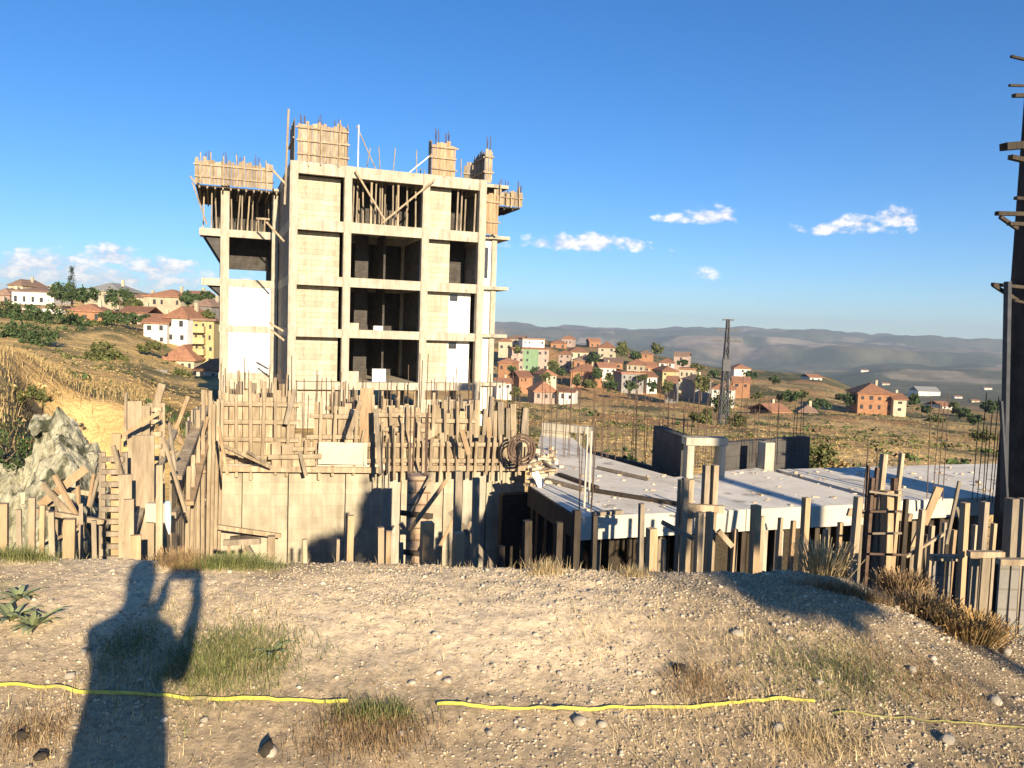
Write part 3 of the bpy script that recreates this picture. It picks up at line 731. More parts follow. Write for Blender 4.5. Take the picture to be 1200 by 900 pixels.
# starter bars on the roof: one cluster per column position
def rebar_cluster(c, z0, h, n, spread, label, group=None, name='rebar_cluster', r=.012, ties=0, parent=None):
    mb = MB()
    for q in range(n):
        a = 2 * math.pi * q / n
        x = c[0] + spread * (1 if math.cos(a) > 0 else -1) * rnd.uniform(.7, 1.); y = c[1] + spread * (1 if math.sin(a) > 0 else -1) * rnd.uniform(.7, 1.)
        mb.cyl((x, y, z0), (x + rnd.uniform(-.06, .06), y + rnd.uniform(-.05, .05), z0 + h * rnd.uniform(.75, 1.1)), r, n=5)
    for k in range(ties):
        zz = z0 + h * (k + .5) / (ties + 1); s = spread
        pts = [Vector((c[0] + a*s, c[1] + b*s, zz)) for a, b in ((-1, -1), (1, -1), (1, 1), (-1, 1))]
        for i in range(4): mb.beam(pts[i], pts[(i+1) % 4], .012)
    return tag(mb.build(name, REBAR, parent), label, 'rebar', group)
for ii, px in enumerate((242, 262, 280, 300, 352, 372, 392)):
    v = SETB if px < 320 else .3; c = W(pu(px, v), v, 0); z = zf1 - .4 if px < 320 else 12.1
    rebar_cluster(c, z, 1.0 if px < 320 else .9, 4, .12, ORD[ii % 4] + ' cluster of thin starter bars above the ' + ('wing roof form' if px < 320 else 'tall roof form'), 'starter bars on the ' + ('wing' if px < 320 else 'tall form'), r=.02)
for px, v, zt, lb in ((508, .4, 12.3, 'thin starter bars above the small square column form'), (520, .4, 12.2, 'starter bars at the inner corner of the small square column form'), (568, .4, 12.2, 'starter bars rising from the roof corner'), (590, 1.2, 9.9, 'starter bars on the jutting balcony'), (605, 1.2, 9.9, 'starter bars at the tip of the jutting balcony'), (582, 1.2, 9.9, 'starter bars beside the corner bay boards')):
    rebar_cluster(W(pu(px, v), v, 0), zt, .9, 4, .1, lb, r=.02)

for i in range(22):
    uq = rnd.uniform(.3, UE); vv = rnd.uniform(.2, 4)
    prop(W(uq, vv, RZ + .01), W(uq + rnd.uniform(-.25, .25), vv + rnd.uniform(-.2, .2), RZ + rnd.uniform(.5, 1.6)), ORD[i] + ' loose stick standing on the roof slab between the board forms', WOODG if i % 2 else WOOD, .05, 'loose sticks on the roof slab', 'stick', 'timber_stick')

# ------------------------------------------------------------ retaining wall and formwork in the pit
CW0, CW1 = P(254, 552, 16.9), P(616, 552, 18.1)
CWZ = -1.5
mb = MB()
dcw = (CW1 - CW0); dcw.z = 0; cl = dcw.length; dcw.normalize(); ncw = Vector((dcw.y, -dcw.x, 0))
def CP(s, out, z):                                # s along the retaining wall, out = towards the viewer
    q = CW0 + dcw * s + ncw * out; return Vector((q.x, q.y, z))
def cs(px, out=0.0):
    d = ray(px, 560); o = CP(0, out, 0); det = d.x * (-dcw.y) - d.y * (-dcw.x)
    return (d.x * o.y - d.y * o.x) / det
def cbox(mb, s0, s1, o0, o1, z0, z1):
    mb.prism([CP(s0, o0, 0)[:2], CP(s1, o0, 0)[:2], CP(s1, o1, 0)[:2], CP(s0, o1, 0)[:2]], z0, z1)
rw = thing('retaining_wall', CP(cl/2, 0, PITZ - .3), 'long pale cast concrete wall with rows of formwork boards above it', 'wall')
seams = [cs(x) for x in (254, 284, 338, 405, 448, 470, 520, 542, 570, 616)]
mts = [CONCW, CONCW, CONCW, CONCW, CONC, CONCW, CONCW, CONC, CONCW]
for i in range(len(seams) - 1):
    mb = MB(); cbox(mb, seams[i] + .012, seams[i+1] - .012, -.3, .0 + .03 * (i % 2), PITZ - .3, CWZ); mb.build('wall_section', mts[i], rw)
mb = MB(); cbox(mb, -.1, cl + .1, -.35, .14, CWZ + .002, CWZ + .09); mb.build('ledge', CONCP, rw)
def bar(name, p0, p1, w, h, mt, label, cat, group=None):
    mb = MB(); mb.beam(p0, p1, w, h); return tag(mb.build(name, mt), label, cat, group)
bar('timber_rail', CP(.1, .2, CWZ + .02), CP(cl * .52, .2, CWZ - .01), .09, .12, WOOD, 'long board nailed along the top edge of the retaining wall, half nearer the rock heap', 'board')
bar('timber_rail', CP(cl * .54, .2, CWZ + .03), CP(cl, .2, CWZ + .05), .09, .12, WOOD, 'board nailed along the top edge of the retaining wall, half nearer the flat slab', 'board')
bar('timber_rail', CP(cs(272), .10, -3.0), CP(cs(312), .10, -2.95), .08, .06, WOODD, 'short dark strip fixed level on the pale retaining wall', 'board')

GF = 'formwork rows above the retaining wall'
def cform(px0, px1, out, y0, y1, label, **k):
    s0, s1 = cs(px0, out), cs(px1, out)
    a, b = CP(s0, out, 0), CP(s1, out, 0)
    pm = (px0 + px1) / 2
    D = (a.y + b.y) / 2
    zt, zb = P(pm, y0, D).z, P(pm, y1, D).z
    return form_panel(a, b, zb, zt, label, group=GF, **k)
cform(257, 345, -.05, 462, 548, 'wide board form above the concrete wall nearest the corner return', rails=4, studs=6)
cform(345, 366, -.05, 507, 548, 'low board form under the dark gap in the formwork row', rails=1, studs=1)
cform(366, 420, -.05, 476, 548, 'board form between the dark gap and the single broad board', rails=3, studs=3, boards=.13)
cform(420, 436, .05, 455, 520, 'single broad orange board standing tallest in the formwork row', mt=WOODO, rails=0, boards=.4, ragged=.02)
cform(432, 500, -.05, 478, 512, 'upper tier of thin boards below the strip of openings', rails=2, studs=4, boards=.12)
cform(432, 500, .12, 512, 550, 'lower tier of ribbed boards below the strip of openings', rails=2, studs=8, boards=.14)
cform(500, 555, -.05, 477, 510, 'upper tier of thin boards in front of the corner column', rails=1, studs=4, boards=.12)
cform(500, 612, .12, 510, 550, 'lower tier of ribbed boards ending beside the flat slab', rails=2, studs=11, boards=.14)
cform(372, 430, .22, 518, 545, 'pale smooth panel leaning in the middle of the formwork row', mt=CONCP, rails=0, boards=.9, ragged=.02)
cform(318, 372, .25, 524, 547, 'low stack of level boards leaning on the formwork near the dark gap', rails=1, studs=0, boards=.25)
# a second row behind, whose tops show over the first
for i, (a_, b_, yt) in enumerate(((262, 300, 452), (300, 345, 455), (383, 420, 461), (440, 470, 470), (505, 560, 468))):
    cform(a_, b_, -1.4, yt, 500, ORD[i] + ' section from the rock heap of the back row of formwork', rails=1, studs=3, boards=.14, mt=WOOD if i % 2 else WOODG)
# dark ragged uprights at the end of the row
for i in range(9):
    px = 556 + i * 7.5; s = cs(px, -.3)
    zt = P(px, 478 + rnd.uniform(-14, 10), 18.3).z
    prop(CP(s, -.3, CWZ + .1), CP(s + rnd.uniform(-.08, .08), -.3, zt), ORD[i] + ' grey upright from the corner column in the ragged end of the formwork', WOODG if i % 3 else WOOD, rnd.uniform(.08, .14), 'ragged uprights at the end of the formwork', 'upright', 'timber_upright')
# timbers leaning on the formwork
bar('timber_board', CP(cs(253, 1.2), 1.2, P(253, 512, 16.5).z), CP(cs(316, .45), .45, P(316, 545, 16.9).z), .13, .07, WOOD, 'pale board slanting down along the foot of the wide board form', 'board')
bar('timber_board', CP(cs(290, .9), .9, P(290, 527, 16.5).z), CP(cs(312, .5), .5, P(312, 541, 16.9).z), .09, .06, WOODG, 'short grey board beside the long slanting one', 'board')
bar('timber_rail', CP(cs(205, 1.2), 1.2, P(205, 612, 15.5).z), CP(cs(330, .55), .55, P(330, 628, 16.6).z), .10, .09, WOOD, 'long pale pole laid level low across the retaining wall', 'pole')
bar('timber_board', CP(cs(208, 1.1), 1.1, P(208, 622, 15.5).z), CP(cs(250, .9), .9, P(250, 645, 16.2).z), .09, .07, WOODG, 'dark board sloping down under the pale level pole', 'board')

# ---- corner return: the wall of boards that comes forward
RN, RF = P(199, 600, 11.4), P(250, 500, 16.8)
for i, (t0, t1, yt0, mt_, lb) in enumerate(((0, .3, 0, WOOD, 'near'), (.3, .62, 0, WOODG, 'middle'), (.62, 1., 0, WOOD, 'far'))):
    a = RN.lerp(RF, t0); b = RN.lerp(RF, t1)
    form_panel(a, b - (b - a) * .01, PITZ, [.28, .3, .32][i] - .55 * (i == 1) * 0 - (.95 if i == 0 else .25), lb + ' board panel of the formwork return beside the ladder-like uprights', mt=mt_, rails=4, studs=3, boards=.18, group='board panels of the formwork return')
bar('timber_board', P(206, 560, 11.0), P(244, 468, 15.5), .16, .06, WOOD, 'long pale board leaning up the formwork return', 'board')
bar('timber_board', P(222, 590, 11.6), P(247, 500, 15.8), .12, .06, WOODO, 'orange board leaning up the formwork return', 'board')

# ---- tall boards and ladders between rock heap and return
def upright(px, ytop, D, w, label, mt=WOOD, ybot=None, d=.05, group=None, lean=0, name='timber_board', cat='board', zb=None, rot=True):
    t = P(px, ytop, D); b = Vector((t.x + lean, t.y, PITZ - .1)) if ybot is None else P(px, ybot, D) + Vector((lean, 0, 0))
    if zb is not None: b.z = zb
    mb = MB(); mb.beam(b, t, w, d, up=VV * 1.0 if rot else Vector((0, 1, 0)))
    return tag(mb.build(name, mt), label, cat, group)
upright(147, 556, 8.6, .13, 'tall plank next to the paired broad planks by the rock heap', rot=True)
upright(158, 470, 10.5, .17, 'tallest broad plank rising beside the ladder of crossbars')
upright(170, 475, 10.6, .12, 'plank with a ragged edge standing against the ladder of crossbars')
upright(168, 510, 9.3, .24, 'broad plank with a knot standing before the ladder of crossbars')
upright(136, 508, 10.0, .11, 'pinkish plank nearest to the rock heap among the tall boards', mt=WOODO)
upright(159, 627, 8.0, .10, 'low orange plank in front of the broad planks', mt=WOODO)
upright(187, 545, 9.0, .07, 'slim pale pole between the broad planks and the marker bottle')
upright(151, 585, 8.3, .10, 'narrow plank in front of the paired broad planks')
def ladder(px0, px1, y0, y1, D, n, label, mt=WOOD):
    a0, a1, b0, b1 = P(px0, y1, D), P(px0, y0, D), P(px1, y1, D), P(px1, y0, D)
    t = thing('timber_ladder', (a0 + b0) / 2, label, 'ladder')
    for p, q in ((a0, a1), (b0, b1)):
        mb = MB(); mb.beam(p, q, .07, .07, up=VV); mb.build('rail', mt, t)
    for k in range(n):
        f = (k + .5) / n; mb = MB(); mb.beam(a0.lerp(a1, f) - VV * .06, b0.lerp(b1, f) - VV * .06, .05, .06); mb.build('rung', mt, t)
    return t
ladder(176, 190, 472, 600, 10.9, 9, 'ladder-like frame of short crossbars beside the tallest broad plank')
ladder(120, 146, 530, 660, 9.9, 9, 'frame of short crossbars in the dark gap beside the rock heap', WOODG)
bar('timber_board', P(172, 600, 9.2), P(199, 601, 9.2), .08, .22, CONCP, 'pale grey block board beside the marker bottle', 'board')
bar('timber_board', P(148, 640, 8.4), P(205, 505, 12.0), .08, .06, WOODG, 'thin board slanting up behind the broad planks', 'board')
bar('timber_board', P(160, 560, 10.8), P(210, 530, 11.2), .06, .05, WOODG, 'thin board nailed across the ladder-like frame', 'board')
bar('timber_pole', P(35, 597, 9.4), P(122, 612, 9.6), .06, .06, WOOD, 'thin pale pole laid level across the foot of the rock heap', 'pole')
bar('timber_pole', P(69, 572, 10.2), P(118, 580, 10.2), .06, .06, WOOD, 'thin pale pole laid level halfway up the rock heap', 'pole')

# marker: bottle upside down on a stake
mk = P(197, 598, 6.4)
t = thing('stake', (mk.x, mk.y, gz(mk.x, mk.y)), 'dark stake holding the upturned pale blue bottle', 'stake')
mb = MB(); mb.beam(Vector((mk.x + .03, mk.y, -.9)), Vector((mk.x, mk.y, mk.z - .06)), .025); mb.build('shaft', WOODD, t)
PLB = material('pale_blue_plastic', (.35, .62, .66), (.62, .80, .84), 8, .35, spec=.5)
t = thing('plastic_bottle', (mk.x, mk.y, mk.z - .2), 'crumpled pale blue and white plastic bottle upturned on a stake', 'bottle')
mb = MB(); mb.cyl((mk.x, mk.y, mk.z - .10), (mk.x - .005, mk.y, mk.z + .05), .024, .025, 12); mb.cyl((mk.x - .005, mk.y, mk.z + .05), (mk.x - .005, mk.y, mk.z + .075), .025, .016, 12); mb.build('body', PLB, t, smooth=False)
mb = MB(); mb.cyl((mk.x + .012, mk.y, mk.z - .22), (mk.x, mk.y, mk.z - .10), .008, .024, 12); mb.build('neck', WHITE, t)

# ------------------------------------------------------------ flat basement slab
NE0 = Vector((1.22, 13.4, 0)); ga = R(18.5)
ud = Vector((math.cos(ga), math.sin(ga), 0)); vd = Vector((-math.sin(ga), math.cos(ga), 0))
DZ = -1.5
c1_ = NE0 + ud * 12.5
polyA = [NE0, NE0 + ud * 6.55, NE0 + ud * 6.55 + vd * 4.1, P(790, 560, 17.6), P(690, 532, 20.8), P(668, 505, 24.5), P(634, 505, 25.0), P(622, 571, 15.9)]
dk = thing('basement_slab', NE0 + ud * 3, 'broad flat pale concrete slab with a lit edge, laid over the basement', 'slab')
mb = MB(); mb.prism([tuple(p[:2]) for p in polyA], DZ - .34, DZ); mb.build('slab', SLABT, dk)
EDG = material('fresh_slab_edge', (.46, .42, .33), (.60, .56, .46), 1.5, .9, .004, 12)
mb = MB(); q = NE0 - vd * .02
mb.prism([q[:2], (q + ud * 6.56)[:2], (q + ud * 6.56 + vd * .017)[:2], (q + vd * .017)[:2]], DZ - .40, DZ - .003); mb.build('edge_band', EDG, dk)
bar('edge_board', NE0 + Vector((-.02, -.05, DZ - .2)), P(620, 574, 15.9) + Vector((0, 0, -.12)), .05, .4, WOODD, 'board coloured as dark shade along the side of the flat slab', 'board')  # board colour paints the shadow on the slab's side
# the further slab, a step lower, past the bundle of bars
polyB = [NE0 + ud * 6.9 + vd * .2, NE0 + ud * 14 + vd * .2, NE0 + ud * 14 + vd * 3.9, NE0 + ud * 6.9 + vd * 3.9]
dk2 = thing('basement_slab', NE0 + ud * 9, 'further flat concrete slab beyond the bundle of bars, its top streaked', 'slab')
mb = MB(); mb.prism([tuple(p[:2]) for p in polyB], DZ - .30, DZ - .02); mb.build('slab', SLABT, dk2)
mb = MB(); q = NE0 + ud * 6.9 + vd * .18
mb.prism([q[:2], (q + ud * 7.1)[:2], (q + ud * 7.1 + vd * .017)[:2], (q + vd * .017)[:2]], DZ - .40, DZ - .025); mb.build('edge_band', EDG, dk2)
# supports under the slabs
n = 0
for row in range(3):
    for k in range(13):
        c = NE0 + ud * (.4 + k * .98 + rnd.uniform(-.15, .15)) + vd * (.3 + row * 1.35)
        if row and k % 2: continue
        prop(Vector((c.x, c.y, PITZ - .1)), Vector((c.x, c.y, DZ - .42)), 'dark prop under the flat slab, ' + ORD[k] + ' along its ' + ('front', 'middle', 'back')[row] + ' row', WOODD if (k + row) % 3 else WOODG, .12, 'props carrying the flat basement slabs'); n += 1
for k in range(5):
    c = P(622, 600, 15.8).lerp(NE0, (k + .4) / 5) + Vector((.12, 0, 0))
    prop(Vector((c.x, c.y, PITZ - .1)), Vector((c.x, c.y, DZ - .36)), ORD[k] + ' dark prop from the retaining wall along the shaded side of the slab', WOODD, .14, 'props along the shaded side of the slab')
bw = thing('basement_wall', NE0 + ud * 5 + vd * 4, 'wall coloured as dark shade deep under the flat slab', 'wall')
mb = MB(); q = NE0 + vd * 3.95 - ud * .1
mb.prism([q[:2], (q + ud * 14)[:2], (q + ud * 14 + vd * .2)[:2], (q + vd * .2)[:2]], PITZ - .3, DZ - .42); mb.build('wall', material('earth_and_painted_shade', (.03, .025, .018), (.07, .055, .04), 20, .98, .01, 30), bw)  # near-black colour imitates the shade under the slab; earth clods share it

# upstands and frames behind the slab
def upwall(p0, p1, zt, th, label, mt, name='concrete_wall', zb=DZ - .2, cat='wall'):
    p0 = Vector((p0[0], p0[1], 0)); p1 = Vector((p1[0], p1[1], 0)); d = (p1 - p0).normalized(); nn_ = Vector((-d.y, d.x, 0)) * th
    mb = MB(); mb.prism([p0[:2], p1[:2], (p1 + nn_)[:2], (p0 + nn_)[:2]], zb, zt); return tag(mb.build(name, mt), label, cat)
BASEM = -4.6
upwall(P(764, 540, 20.3), P(798, 540, 18.2), P(780, 506, 19).z, .25, 'wall coloured dark as shade standing next to the pale door frame', CONCD, zb=BASEM)  # the shade on this wall is in its colour
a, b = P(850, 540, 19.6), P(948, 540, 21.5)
upwall(a, b, P(850, 519, 19.6).z, .25, 'wall coloured dark as shade behind the free-standing concrete post', CONCD, zb=BASEM)
fr = thing('door_surround', P(820, 560, 17.9), 'pale rough concrete door frame standing at the back of the slab', 'frame')
f0, f1 = P(799, 590, 17.7), P(846, 590, 17.7)
ztop = P(822, 512, 17.7).z
for p, nm in ((f0 + Vector((.1, 0, 0)), 'post'), (f1 - Vector((.1, 0, 0)), 'post')):
    mb = MB(); mb.box((p.x, p.y, DZ - .1), .15, .3, ztop - .17 - DZ + .1, R(6)); mb.build('post', CONC, fr)
mb = MB(); mb.box(((f0.x + f1.x)/2, (f0.y + f1.y)/2, ztop - .17), f1.x - f0.x + .06, .34, .17, R(6)); mb.build('lintel', CONC, fr)
p = P(897, 550, 19.2); mb = MB(); mb.box((p.x, p.y, BASEM), .27, .27, P(897, 518, 19.2).z - BASEM, TH)
tag(mb.build('concrete_post', CONC), 'free-standing pale concrete post before the dark wall', 'post')
# small pale upstand with openings at the far corner of the slab
fz = thing('door_surround', P(664, 525, 24), 'small yellowish parapet with an opening at the far corner of the slab', 'frame')
g0, g1 = P(634, 520, 24.2), P(692, 520, 23.4); dd = (g1 - g0); dd.z = 0; gl = dd.length; dd.normalize(); gt = P(660, 497, 24).z
def gbox(s0, s1, z0, z1, nm):
    mb = MB(); a = g0 + dd * s0; b = g0 + dd * s1; nn_ = Vector((-dd.y, dd.x, 0)) * .2
    mb.prism([a[:2], b[:2], (b + nn_)[:2], (a + nn_)[:2]], z0, z1); mb.build(nm, CONCB, fz)
gbox(0, gl * .55, DZ - .5, gt - .22, 'wall'); gbox(0, gl, gt - .215, gt, 'lintel'); gbox(gl * .72, gl * .78, DZ - .5, gt - .22, 'post'); gbox(gl * .93, gl, DZ - .5, gt - .22, 'post')
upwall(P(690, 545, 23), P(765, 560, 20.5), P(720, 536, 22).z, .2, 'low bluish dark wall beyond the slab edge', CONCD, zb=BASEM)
# rubble and timber lying on the slab
for i, (x0, y0, x1, y1, w, mt_, lb) in enumerate((
    (655, 556, 700, 572, .10, WOODD, 'dark board lying slantwise on the flat slab beside the thin upright pole'),
    (690, 574, 796, 591, .09, WOODD, 'long thin dark bar lying along the front of the flat slab'),
    (640, 562, 684, 574, .08, WOODG, 'grey stick lying near the shaded side of the flat slab'),
    (695, 603, 728, 600, .12, WOODG, 'short grey plank lying on the front edge of the flat slab'),
    (700, 548, 760, 562, .05, WOODG, 'thin stick lying far back on the flat slab'),
    (612, 548, 640, 540, .08, WOOD, 'pale stick in the scrap heap at the slab corner'),
    (618, 556, 652, 551, .07, WOODO, 'orange stick in the scrap heap at the slab corner'),
    (625, 532, 650, 552, .07, WOOD, 'pale stick slanting down the scrap heap at the slab corner'))):
    def onslab(x, y):
        d = ray(x, y); t = (DZ + .04 - EYE) / d.z; q = d * t; return Vector((q.x, q.y, DZ + .05))
    bar('scrap_timber', onslab(x0, y0), onslab(x1, y1), w, .06, mt_, lb, 'board')
rb = MB()
for k in range(150):
    px = rnd.gauss(632, 14); py = rnd.gauss(548, 14)
    d = ray(px, py); 
    t_ = (DZ - EYE) / d.z; q = d * t_
    if q.y < 15.9 or q.y > 22 or px < 619: continue
    s = rnd.uniform(.05, .16); rb.box((q.x, q.y, DZ - .02), s, s * rnd.uniform(.5, 1.4), s * rnd.uniform(.3, .9), rnd.uniform(0, 3))
for k in range(260):
    q = NE0 + ud * (12 * rnd.random() ** 1.8) + vd * rnd.uniform(.1, 3.7); s = rnd.uniform(.015, .06)
    if q.x < 1.4: continue
    rb.box((q.x, q.y, DZ - .01), s, s * rnd.uniform(.5, 2.5), s * rnd.uniform(.3, .8), rnd.uniform(0, 3))
kind(rb.build('rubble', material('mixed_rubble', (.42, .30, .18), (.66, .56, .42), 5, .95, island=.4)), 'stuff')['label'] = 'small broken rubble heaped at the slab corner'
# tyre-like roll and white scrap at the end of the formwork
c = P(611, 527, 17.2)
mb = MB()
for i in range(24):
    a0_, a1_ = 2*math.pi*i/24, 2*math.pi*(i+1)/24
    for r_ in (.17, .23, .29):
        mb.beam(c + Vector((math.cos(a0_) * r_, 0, math.sin(a0_) * r_ * 1.15)), c + Vector((math.cos(a1_) * r_, 0, math.sin(a1_) * r_ * 1.15)), .045)
tag(mb.build('wire_coil', REBAR), 'dark coil of wire hanging on the end of the formwork row', 'coil')
q = P(629, 567, 15.9); mb = MB(); mb.add([q + Vector(v) for v in ((-.12, 0, .22), (.02, .02, .26), (.16, 0, -.02), (.05, -.02, -.1), (-.12, .1, .2), (.02, .12, .24), (.16, .1, -.04), (.05, .08, -.12))], [(0, 1, 2, 3), (7, 6, 5, 4), (0, 4, 5, 1), (1, 5, 6, 2), (2, 6, 7, 3), (3, 7, 4, 0)])
tag(mb.build('foam_scrap', WHITE), 'white scrap of foam caught at the slab corner', 'scrap')

# ------------------------------------------------------------ row of uprights along the edge of the pit
GPOST = 'timber uprights standing in the pit along the bank'
def post(px, ytop, D, w, mt, label, d=None, slant=0):
    w *= .7; slant = rnd.uniform(-.12, .12)
    t = P(px, ytop, D)
    mb = MB(); mb.beam(Vector((t.x - slant, t.y, PITZ - .1)), t, w, d or w, up=VV)
    return tag(mb.build('timber_post', mt), label, 'post', GPOST)
PO = [(4, 590, 8.2, .12, WOODO), (22, 597, 8.6, .07, WOODG), (38, 583, 8.8, .09, WOOD), (50, 592, 8.9, .07, WOODO), (60, 600, 8.5, .08, WOOD), (82, 608, 8.0, .15, WOODO), (95, 590, 9.2, .06, WOODG), (110, 610, 8.8, .07, WOODG)]
for i, a in enumerate(PO): post(*a, ORD[i] + ' upright of the run before the rock heap, counted from the open end')
rest = [
 (357, 632, 8.8, .07, WOOD, 'short slim upright where the round shadow meets the concrete wall'),
 (397, 632, 9.0, .07, WOOD, 'slim pale upright in the round shadow on the concrete wall'),
 (411, 604, 8.6, .10, WOODO, 'tall orange upright in front of the round shadow on the concrete wall'),
 (446, 618, 9.2, .10, WOOD, 'pale upright just past the tall narrow shadow'),
 (455, 622, 9.5, .08, WOODO, 'orange upright paired with the pale one past the narrow shadow'),
 (501, 612, 9.0, .19, WOODO, 'broad double upright with notches under the brick coloured column'),
 (514, 640, 9.3, .08, WOODG, 'short grey upright beside the broad double upright'),
 (537, 552, 10.2, .13, WOODG, 'long upright reaching from the bank to the formwork ledge'),
 (538, 624, 8.7, .15, WOODO, 'orange upright standing before the long one that reaches the ledge'),
 (558, 560, 11.0, .12, WOODG, 'grey upright in the dark patch of the concrete wall'),
 (587, 640, 10.2, .12, WOODD, 'dark upright at the end of the concrete wall'),
 (618, 610, 11.6, .16, WOODD, 'dark thick upright at the shaded slab corner'),
 (655, 612, 11.3, .13, WOODD, 'dark upright under the shaded side of the slab'),
 (676, 598, 11.5, .15, WOODD, 'dark thick upright under the near corner of the slab'),
 (697, 604, 10.8, .09, WOODD, 'dark slim upright crossing the lit slab edge near its corner'),
 (752, 590, 10.2, .09, WOODG, 'slim grey upright crossing the lit slab edge'),
 (764, 619, 9.3, .15, WOODO, 'short broad orange upright beside the slim grey one'),
 (778, 632, 10.0, .07, WOODG, 'short grey upright behind the broad orange one'),
 (803, 560, 10.8, .10, WOOD, 'pale upright at the near side of the tall crossbar frame'),
 (820, 600, 9.2, .10, WOOD, 'pale upright in the middle of the tall crossbar frame'),
 (832, 600, 9.4, .10, WOODO, 'orange upright in the middle of the tall crossbar frame'),
 (886, 592, 9.4, .13, WOODO, 'thick orange upright just past the shadow band on the slab'),
 (893, 605, 9.8, .08, WOOD, 'pale upright behind the thick orange one'),
 (945, 583, 9.8, .11, WOODO, 'upright standing midway along the lit slab edge'),
 (1006, 582, 9.6, .11, WOOD, 'pale upright next to the bundle of bars'),
 (914, 622, 11.0, .10, CONCP, 'short pale post in the shade under the lit slab edge'),
 (1081, 597, 10.2, .09, WOOD, 'first upright past the bundle of bars'),
 (1107, 612, 10.8, .06, WOODG, 'slim short upright past the bundle of bars'),
 (1131, 589, 8.6, .10, WOODO, 'tall bright upright over the low grey panels'),
 (1154, 588, 10.4, .12, WOODG, 'grey upright behind the low grey panels'),
 (1186, 584, 8.4, .14, WOODG, 'thick grey upright beside the dark mast'),
 (1199, 584, 8.8, .12, WOODG, 'upright closest to the dark mast'),
 (470, 636, 10.8, .08, WOODG, 'grey upright beside the rough brick coloured column'),
 (318, 628, 10.6, .14, WOOD, 'pale board upright low on the concrete wall'),
 (288, 632, 10.9, .07, WOOD, 'slim upright in the low timber trestle'),
 (268, 634, 10.9, .07, WOOD, 'slim upright at the near end of the low timber trestle'),
]
for a in rest: post(*a[:5], a[5])
bar('timber_rail', P(262, 636, 10.8), P(305, 634, 10.8), .06, .08, WOODG, 'crossbar of the low trestle in front of the concrete wall', 'board')
bar('timber_board', P(290, 640, 10.8), P(305, 665, 10.8), .06, .05, WOODG, 'slanting brace of the low trestle', 'board')
bar('timber_board', P(776, 612, 10.0), P(812, 631, 10.0), .10, .05, WOODG, 'grey board slanting in front of the lit slab edge', 'board')
# tall crossbar frame before the slab
t = thing('crossbar_trestle', P(822, 680, 10.8), 'tall timber frame with a crossbar standing in front of the pale door frame', 'frame')
for px_, mt_ in ((799, WOODG), (809, WOOD), (828, WOODG), (838, WOOD)):
    a = P(px_, 545 if px_ > 820 else 562, 11.0); mb = MB(); mb.beam(Vector((a.x, a.y, PITZ)), a, .08, .08, up=VV); mb.build('upright', mt_, t)
mb = MB(); mb.beam(P(800, 594, 10.9), P(848, 597, 10.9), .09, .10); mb.build('crossbar', WOOD, t)
mb = MB(); mb.beam(P(803, 604, 10.8), P(838, 603, 10.8), .06, .06); mb.build('crossbar', WOOD, t)
mb = MB(); mb.beam(P(842, 622, 10.8), P(858, 640, 10.8), .07, .07); mb.build('brace', WOOD, t)
# rough column in front of the concrete wall
t = thing('rough_column', CP(cs(488, 2.2), 2.2, PITZ), 'rough brick coloured column with jutting form boards before the concrete wall', 'column')
cc = P(490, 600, 14.6)
BRK = material('brick_coloured_concrete', (.36, .25, .17), (.52, .40, .28), 3, .95, .02, 14, boards=(.5, .22, .02, (.5, .45, .4)))
mb = MB(); mb.box((cc.x, cc.y, PITZ), .42, .42, P(490, 556, 14.6).z - PITZ, R(9)); mb.build('shaft', BRK, t)
for k in range(5):
    z_ = -1.75 - k * .36; s = 1 if k % 2 else -1
    mb = MB(); mb.beam(Vector((cc.x - .30, cc.y - .24, z_)), Vector((cc.x + .30, cc.y - .24, z_ + s * .05)), .06, .09); mb.build('clamp', WOODO if k % 2 else WOODD, t)
rebar_cluster(cc, P(490, 560, 14.6).z, 1.3, 6, .16, 'starter bars rising from the rough brick coloured column', r=.014)
# bundle of bars and boards
t = thing('column_cage', P(1035, 680, 10), 'bundle of rusty bars and boards tied together as a column cage', 'column cage')
for i, (px_, yt, w_, mt_) in enumerate(((1022, 560, .05, REBAR), (1028, 548, .04, REBAR), (1036, 532, .07, WOOD), (1040, 575, .11, WOODO), (1048, 560, .06, REBAR), (1057, 531, .05, WOOD), (1053, 575, .05, WOODO), (1031, 575, .09, WOODG), (1018, 545, .03, REBAR), (1062, 585, .05, WOODD))):
    a = P(px_, yt, 10.0 + .1 * (i % 3)); mb = MB(); mb.beam(Vector((a.x + rnd.uniform(-.25, .25), a.y, PITZ)), a, w_, w_, up=VV); mb.build('bar' if mt_ is REBAR else 'board', mt_, t)
for k in range(4):
    y_ = 572 + k * 26 + rnd.uniform(-5, 5); mb = MB(); mb.beam(P(1020 + rnd.uniform(-4, 4), y_, 9.85), P(1060 + rnd.uniform(-6, 4), y_ + rnd.uniform(-4, 6), 9.85), .018, .025); mb.build('tie', REBAR if k % 2 else WOODG, t)
# low panels past the bundle
for i, (x0, x1, y0, D_, mt_, lb) in enumerate(((1092, 1116, 655, 8.7, CONCG, 'first low grey slatted panel past the bundle of bars'), (1137, 1166, 651, 8.2, WOODG, 'low grey brown slatted panel under the tall bright upright'), (1172, 1215, 660, 7.6, CONCG, 'low greenish panel with a pale top board at the foot of the dark mast'))):
    a, b = P(x0, y0, D_), P(x1, y0, D_)
    t = form_panel(a, b, PITZ + 2.2, a.z, lb, mt=mt_, rails=0, boards=.09, ragged=.02, gap=.02, group='low panels under the uprights')
    mb = MB(); mb.beam(a + Vector((-.05, -.05, .03)), b + Vector((.05, -.05, .03)), .08, .06); mb.build('rail', WOOD, t)
